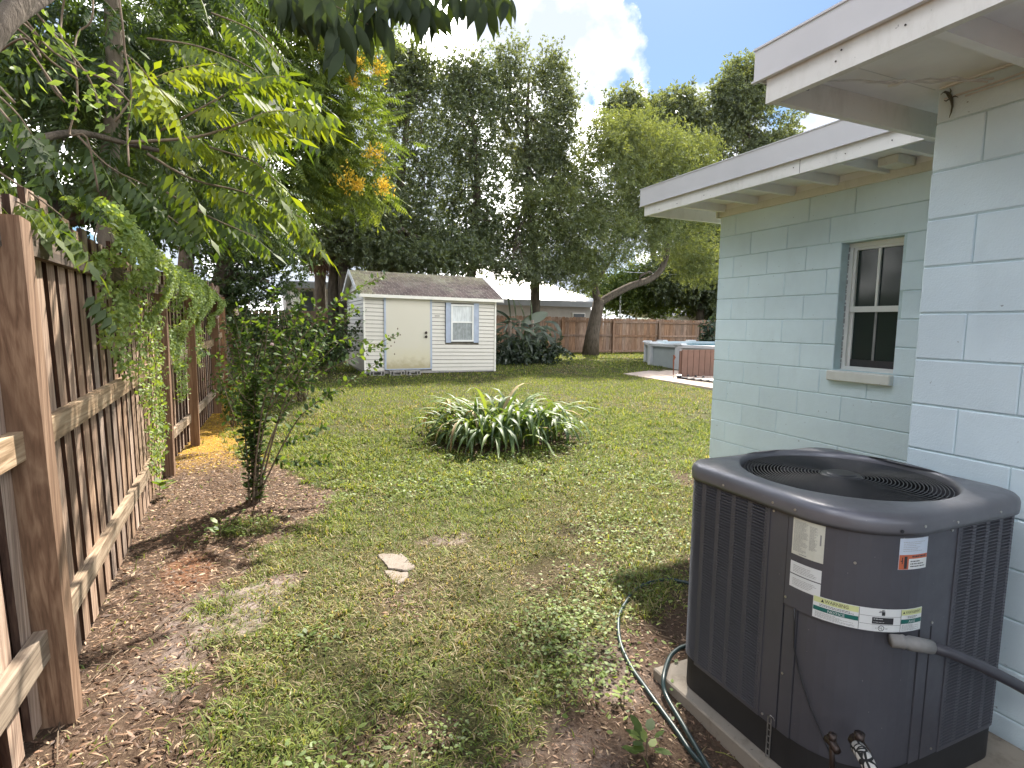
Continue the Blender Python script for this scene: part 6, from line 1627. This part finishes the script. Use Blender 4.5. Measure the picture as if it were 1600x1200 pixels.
# --- banana-like broad leaves right of the shed
b = at(805, 560, 17.2); b[2] = float(G(b[0], b[1])); bn = thing('banana_plant', 'dark clump of broad paddle leaves and flopping fronds right of the shed', 'plant', b)
def paddle(par, p0, d, up, L_, W_, curve, tint):
    V = []; ns = 8; d = np.array(d, float); d /= np.linalg.norm(d); up = np.array(up, float); up -= d * up.dot(d); up /= np.linalg.norm(up); side = np.cross(up, d); p = np.array(p0, float)
    for s in range(ns + 1):
        t = s / ns; w_ = W_ * math.sin(PI * min(1, .06 + t * .93)) ** .7; dd = d * math.cos(curve * t) - up * math.sin(curve * t); uu = up * math.cos(curve * t) + d * math.sin(curve * t)
        V += [p + side * w_ + uu * w_ * .25, p, p - side * w_ + uu * w_ * .25]; p = p + dd * L_ / ns
    F = [(3 * q + k, 3 * q + k + 1, 3 * q + k + 4, 3 * q + k + 3) for q in range(ns) for k in (0, 1)]
    np_mesh('leaf', np.array(V), np.array(F), M['leaf_banana'], par, dict(tint=np.full(len(V), tint)), smooth=True)
for px, py, ex, ey, W_, cv in ((797, 500, 792, 450, .20, .1), (806, 500, 802, 458, .16, .2), (830, 500, 830, 470, .16, .1), (815, 505, 860, 488, .25, .5), (800, 505, 780, 480, .2, .6), (820, 500, 812, 470, .14, .2)):
    a = at(px, py, 17.2); e = at(ex, ey, 17.2); L_ = np.linalg.norm(e - a); paddle(bn, a, e - a, (.9, -.6, .4), L_ * 1.05, W_ * .7, cv, rng.random())
for i in range(80):
    px = rng.uniform(785, 862); py = rng.uniform(500, 545); a = at(px, py, 17.2 + rng.normal() * .3); d = np.array([rng.normal() * .7, rng.normal() * .5 - .3, rng.uniform(-.9, .3)])
    paddle(bn, a, d, (rng.normal() * .3, -.8, .6), rng.uniform(.5, 1.0), rng.uniform(.03, .085), rng.uniform(.5, 1.8), rng.random())
for px in (797, 812, 832): p = at(px, 500, 17.2); q = p.copy(); q[2] = b[2]; MB().tube([q, (p + q) / 2, p], [.09, .07, .05], 8).build('stem', M['bark_pale'], bn, smooth=True)
P_ = [((b[0] + rng.normal() * .8, b[1] + rng.normal() * .3, b[2] + .35), (.5, .4, .4)) for _ in range(4)]
foliage('undergrowth', bn, P_, M['leaf_banana'], SP, .26, 14, .18, 7, 81, .2, .2, .0)

# ================================================================ neighbours
nb = thing('neighbour_house', 'low stucco house with bright metal roof behind the far fence left of the leaning trunk', 'house', at(830, 500, 27))
def quad_z(px0, px1, Y): return at(px0, 500, Y)[0], at(px1, 500, Y)[0]
x0, x1 = quad_z(760, 926, 27); ze = at(840, 470, 27)[2]; zr = at(800, 438, 30)[2]
nw = MB().box(x0, x1, 27.2, 33, 0, ze - .25).build('wall', M['nwall'], nb)
MB().box(x0 - .4, x1 + .3, 26.6, 26.7, ze - .28, ze).build('fascia', M['nfascia'], nb)
MB().add([(x0 - .4, 26.6, ze), (x1 + .3, 26.6, ze), (x0 + 2.0, 31, zr + .9), (x0 - .4, 31, zr + .9), (x0 - .4, 26.6, ze + .04), (x1 + .3, 26.6, ze + .04), (x0 + 2.0, 31, zr + .94), (x0 - .4, 31, zr + .94), (x1 + .3, 35, ze), (x1 + .3, 35, ze + .04)], [(0, 3, 2, 1), (4, 5, 6, 7), (0, 1, 5, 4), (1, 2, 6, 5), (2, 3, 7, 6), (3, 0, 4, 7), (1, 8, 2), (5, 9, 6)]).build('roof', M['nroof'], nb)
for a_, b_2 in ((836, 850), (895, 912)):
    xa, xb = quad_z(a_, b_2, 27.2); z_ = at(840, 489, 27.2)[2]
    wo = MB().box(xa - .05, xb + .05, 27.13, 27.2, z_ - .75, z_ + .05).build('window', M['frame_white'], nw); MB().box(xa, xb, 27.11, 27.13, z_ - .7, z_).build('pane', M['ndark'], wo)
nb = thing('white_carport', 'low white canopy roof beyond the far fence right of the leaning trunk', 'carport', at(990, 500, 30))
x0, x1 = quad_z(938, 1036, 30); zt_ = at(990, 491, 30)[2]
V = []; n = 10
for i in range(n + 1):
    t = i / n; x = x0 + (x1 - x0) * t; z = zt_ - .18 + .30 * math.sin(PI * t) ** .6; V += [(x, 29.5, z), (x, 33, z), (x, 33, z + .05), (x, 29.5, z + .05)]
F = [(0, 3, 2, 1), (4 * n, 4 * n + 1, 4 * n + 2, 4 * n + 3)] + [(4 * i + k, 4 * i + (k + 1) % 4, 4 * i + 4 + (k + 1) % 4, 4 * i + 4 + k) for i in range(n) for k in range(4)]
MB().add(V, F).build('roof', M['nroof'], nb)
for x in (x0 + .1, (x0 + x1) / 2, x1 - .1): MB().box(x - .04, x + .04, 29.6, 29.68, 0, zt_ - .15).build('post', M['poolwhite'], nb)
nb = thing('neighbour_cottage', 'small pale cottage with slate-blue hipped roof beyond the fence at the house corner', 'house', at(1110, 500, 28))
x0, x1 = quad_z(1092, 1175, 28); ze = at(1090, 493, 28)[2]; zr = ze + 1.0
MB().box(x0, x1, 28.2, 33, 0, ze).build('wall', M['siding'], nb)
MB().add([(x0 - .25, 27.9, ze), (x1, 27.9, ze), (x1, 33, ze), (x0 - .25, 33, ze), (x0 + 1.6, 30.4, zr), (x1, 30.4, zr)], [(0, 1, 5, 4), (0, 4, 3), (3, 4, 5, 2), (1, 2, 5), (0, 3, 2, 1)]).build('roof', M['nblue'], nb)
MB().box(x0 - .28, x1, 27.84, 27.9, ze - .1, ze + .02).build('fascia', M['frame_white'], nb)
nb = thing('left_neighbour_house', 'white walled house with dark eave glimpsed left of the shed behind the palm', 'house', at(480, 480, 27))
x0, x1 = quad_z(448, 545, 26); ze = at(480, 446, 26)[2]
w_ = MB().box(x0, x1, 26, 31, 0, ze).build('wall', M['nwall'], nb); MB().box(x0 - .1, x1, 25.3, 31.5, ze, ze + .14).build('roof', M['nroof'], nb); MB().box(x0 - .1, x1, 25.24, 25.3, ze - .16, ze + .1).build('fascia', M['nfascia'], nb)
xa, xb = quad_z(455, 470, 26); MB().box(xa, xb, 25.9, 26, .3, ze - .3).build('panel', M['frame_white'], w_); xa, xb = quad_z(472, 490, 26); MB().box(xa, xb, 25.92, 26, .3, ze - .25).build('door', M['ndark'], w_)
pl_ = at(970, 452, 28); tag(MB().tube([(pl_[0], 28, 0), (pl_[0], 28, pl_[2] - .3), (pl_[0], 28, pl_[2])], [.05, .05, .09], 8).build('utility_pole', M['pole'], None), 'thin pale pole rising behind the far fence near the leaning tree', 'pole')
a, b = at(1040, 428, 26), at(1140, 433, 26)
tag(MB().tube([a + (a - b) * .6, a, (a + b) / 2 - [0, 0, .02], b, b + (b - a)], .014, 4).build('overhead_wire', M['poolwhite'], None), 'thin pale wire crossing in front of the dark thicket beside the house corner', 'wire')

# ================================================================ grass, weeds, litter, petals
def blades(n, x0, x1, y0, y1, h, wd, seed, segs, vis=True, power=1.0, thr=.5, tuft=0):
    r = np.random.default_rng(seed); x = r.uniform(x0, x1, n); y = y0 + (y1 - y0) * r.random(n) ** power
    if tuft: m_ = n // tuft; q_ = r.integers(0, m_, n); x = x[:m_][q_] + r.normal(size=n) * .018; y = y[:m_][q_] + r.normal(size=n) * .018
    px = B.T @ np.stack([x, y, np.full(n, -CAM_H)]); u = 800 + 880 * px[0] / -px[2]; v = 600 - 880 * px[1] / -px[2]
    k = (px[2] < 0) & (u > -150) & (u < 1700) & (v < 1330)      # only ground the view could plausibly reach
    k &= ~((x > 1.6) & (x < 2.7) & (y > .9) & (y < 2.05)) & ~((x > FX) & (y < 4.5)) & ~((x > 2.65) & (y < 1.65)) & ~((x > 9.45) & (y > 7) & (y < 13.5 + (x - 9.4) * .5)) & ~((x > 2.3) & (x < 6.0) & (y > 14.9) & (y < 18.3)) & ~(((x - .745) / .075) ** 2 + ((y - 3.57) / .18) ** 2 < 1)
    x, y = x[k], y[k]; d, s_, re, pe, dry_ = gmasks(x, y); cl_ = fbm(x, y, 5, 61, 3)
    k = r.random(len(x)) < np.clip((1 - d * 1.02) * (.55 + 1.2 * (cl_ - .35)) * (1 - .45 * dry_), 0.012, 1)
    x, y, d, dry_, cl_ = x[k], y[k], d[k], dry_[k], cl_[k]; n = len(x); z = GZ(x, y)
    a = r.uniform(0, 2 * PI, n); hh = h * r.uniform(.45, 1.3, n) * (.65 + .7 * cl_) * (1 - .35 * dry_); ww = wd * r.uniform(.6, 1.3, n); ln = r.uniform(.3, 1.5, n)
    dx, dy = np.cos(a), np.sin(a); sx_, sy_ = -dy, dx
    base = np.stack([x, y, z - .004], -1); D = np.stack([dx * np.sin(ln), dy * np.sin(ln), np.cos(ln)], -1); S_ = np.stack([sx_, sy_, 0 * x], -1)
    dead = r.random(n) < (.08 + .72 * dry_); tint = np.where(dead, .66 + .34 * r.random(n), .02 + .58 * r.random(n) * (.6 + .6 * cl_))
    if segs == 2:
        mid = base + D * hh[:, None] * .55; tip = base + D * hh[:, None] + np.stack([dx, dy, -.9 + 0 * x], -1) * hh[:, None] * .25
        V = np.stack([base + S_ * ww[:, None], base - S_ * ww[:, None], mid - S_ * ww[:, None] * .8, mid + S_ * ww[:, None] * .8, tip], 1).reshape(-1, 3); i = np.arange(n) * 5
        return V, [np.stack([i, i + 1, i + 2, i + 3], -1), np.stack([i + 3, i + 2, i + 4], -1)], np.repeat(tint, 5)
    tip = base + D * hh[:, None]; V = np.stack([base + S_ * ww[:, None], base - S_ * ww[:, None], tip], 1).reshape(-1, 3); i = np.arange(n) * 3
    return V, [np.stack([i, i + 1, i + 2], -1)], np.repeat(tint, 3)
M['grass'] = leafmat('grass_blade', [(0.0, (.06, .105, .018)), (0.3, (.15, .20, .035)), (0.62, (.34, .36, .085)), (0.66, (.17, .13, .06)), (0.85, (.30, .24, .13)), (1.0, (.46, .40, .26))], .38, .6, .02, (1.5, 1.4, .6))
V, F, T = merge([blades(210000, -1.0, 4.4, 1.2, 4.6, .046, .0028, 1, 2), blades(60000, -1.0, 4.4, 1.2, 5.0, .085, .0032, 11, 2, tuft=16), blades(30000, -1.0, 8, 5.0, 10.0, .10, .006, 12, 2, tuft=12), blades(120000, -1.0, 6.5, 4.6, 8.0, .055, .005, 2, 2, power=1.0), blades(120000, -1.2, 13, 8.0, 14, .055, .0085, 3, 1), blades(90000, -2, 22, 14, 21.5, .07, .014, 4, 1)])
g = np_mesh('grass', V, F, M['grass'], None, dict(tint=T)); g['kind'] = 'stuff'; tag(g, 'patchy green and straw coloured lawn grass across the yard', 'grass'); 
# broad-leaved weeds in the turf
def weedpatch(cx, cy_, rx, ry_, n, seed, s=.022):
    r = np.random.default_rng(seed); x = cx + r.normal(size=n) * rx * .5; y = cy_ + r.normal(size=n) * ry_ * .5; z = GZ(x, y) + r.uniform(.01, .055, n); a = r.uniform(0, 2 * PI, n)
    d = np.stack([np.cos(a), np.sin(a), r.uniform(-.2, .5, n)], -1); up = r.normal(size=(n, 3)) * .35 + [0, 0, 1]
    return stamp(OVAL[0], OVAL[1], np.stack([x, y, z], -1), rot_from(d, up), s * r.uniform(.6, 1.4, n), np.clip(.2 + r.random(n) * .8, 0, 1))
parts = [weedpatch(1.36, 2.33, .34, .42, 900, 1, .024), weedpatch(1.5, 2.62, .3, .2, 260, 2, .022), weedpatch(1.95, 2.85, .4, .3, 420, 3, .022), weedpatch(2.5, 3.5, .6, .7, 900, 4, .024), weedpatch(.2, 2.85, .25, .2, 140, 5, .02), weedpatch(-.25, 4.68, .3, .25, 200, 6, .026), weedpatch(.62, 1.95, .2, .12, 110, 7, .018), weedpatch(.15, 1.9, .2, .2, 110, 8, .03), weedpatch(1.8, 5.3, 1.5, .5, 900, 9, .03), weedpatch(2.9, 6.2, 1.6, .25, 500, 10, .035), weedpatch(3.4, 4.6, .8, .8, 700, 11, .028)]
V, F, T = merge(parts); g = np_mesh('lawn_weeds', V, F, M['leaf_vine'], None, dict(tint=T)); g['kind'] = 'stuff'; tag(g, 'small round-leaved weeds growing in patches through the lawn', 'weeds')
# leaf litter
M['litter'] = leafmat('dry_leaf', [(0, (.06, .032, .02)), (.45, (.15, .085, .05)), (.75, (.27, .16, .10)), (1, (.45, .34, .22))], .15, .6, .03, (1.2, 1.0, .8))
def litter(n, fn, x0, x1, y0, y1, s, seed, tmpl=LEAF, zz=.006, flat=.35):
    r = np.random.default_rng(seed); x = r.uniform(x0, x1, n); y = r.uniform(y0, y1, n); k = r.random(n) < fn(x, y); x, y = x[k], y[k]; n = len(x); z = GZ(x, y) + r.uniform(0, zz, n); a = r.uniform(0, 2 * PI, n)
    d = np.stack([np.cos(a), np.sin(a), r.normal(size=n) * flat * .5], -1); up = r.normal(size=(n, 3)) * flat + [0, 0, 1]; sc_ = s * r.uniform(.4, 1.3, n)
    scl = np.stack([sc_, sc_ * r.uniform(.35, 1.0, n), sc_ * r.uniform(.5, 3.0, n)], -1)
    return stamp(tmpl[0], tmpl[1], np.stack([x, y, z], -1), rot_from(d, up), scl, r.random(n) ** 1.3)
dm = lambda x, y: gmasks(x, y)[0] * (1 - .75 * gmasks(x, y)[1]) * .9
STK = ([(0, .02, 0), (0, -.02, 0), (1, -.01, .03), (1, .01, .03), (.5, 0, .05)], [np.array([(0, 1, 4), (1, 2, 4), (2, 3, 4), (3, 0, 4)])])
V, F, T = merge([litter(30000, dm, -1.0, .8, 1.5, 7.5, .040, 1), litter(9000, dm, -1.0, .8, 1.5, 6.5, .05, 3, STK), litter(12000, dm, .6, 2.9, 1.2, 3.2, .030, 5), litter(7000, dm, .6, 2.9, 1.2, 3.2, .04, 6, STK), litter(3500, dm, 1.8, 4.2, 6, 8.2, .04, 8), litter(2600, lambda x, y: .5 + 0 * x, -1, 4, 1.3, 6, .016, 9), litter(260, lambda x, y: dm(x, y) * .8, -1, .3, 1.6, 5, .06, 10)])
g = np_mesh('leaf_litter', V, F, M['litter'], None, dict(tint=T)); g['kind'] = 'stuff'; tag(g, 'dry brown leaf litter and bits of twig on the bare soil', 'leaf litter')
V, F, T = litter(16000, lambda x, y: gmasks(x, y)[3], -1.1, .4, 6.2, 16, .03, 20, LEAF, .01, .5)
g = np_mesh('fallen_petals', V, F, M['flower'], None, dict(tint=T * .8)); g['kind'] = 'stuff'; tag(g, 'carpet of fallen orange-yellow petals along the foot of the left fence', 'petals')
tw2 = MB()
for px, py, qx, qy in ((180, 1075, 215, 1040), (200, 1068, 262, 1035), (90, 1195, 95, 1090), (140, 1070, 190, 1020), (240, 990, 300, 940), (1010, 985, 1060, 1008), (985, 975, 1040, 990)):
    a, b = atg(px, py), atg(qx, qy); tw2.tube(wander(a + [0, 0, .012], b + [0, 0, .015], 5, .006), .0025, 5)
o = tw2.build('fallen_twigs', M['twig'], None); o['kind'] = 'stuff'; tag(o, 'thin fallen twigs lying on the soil', 'twigs')
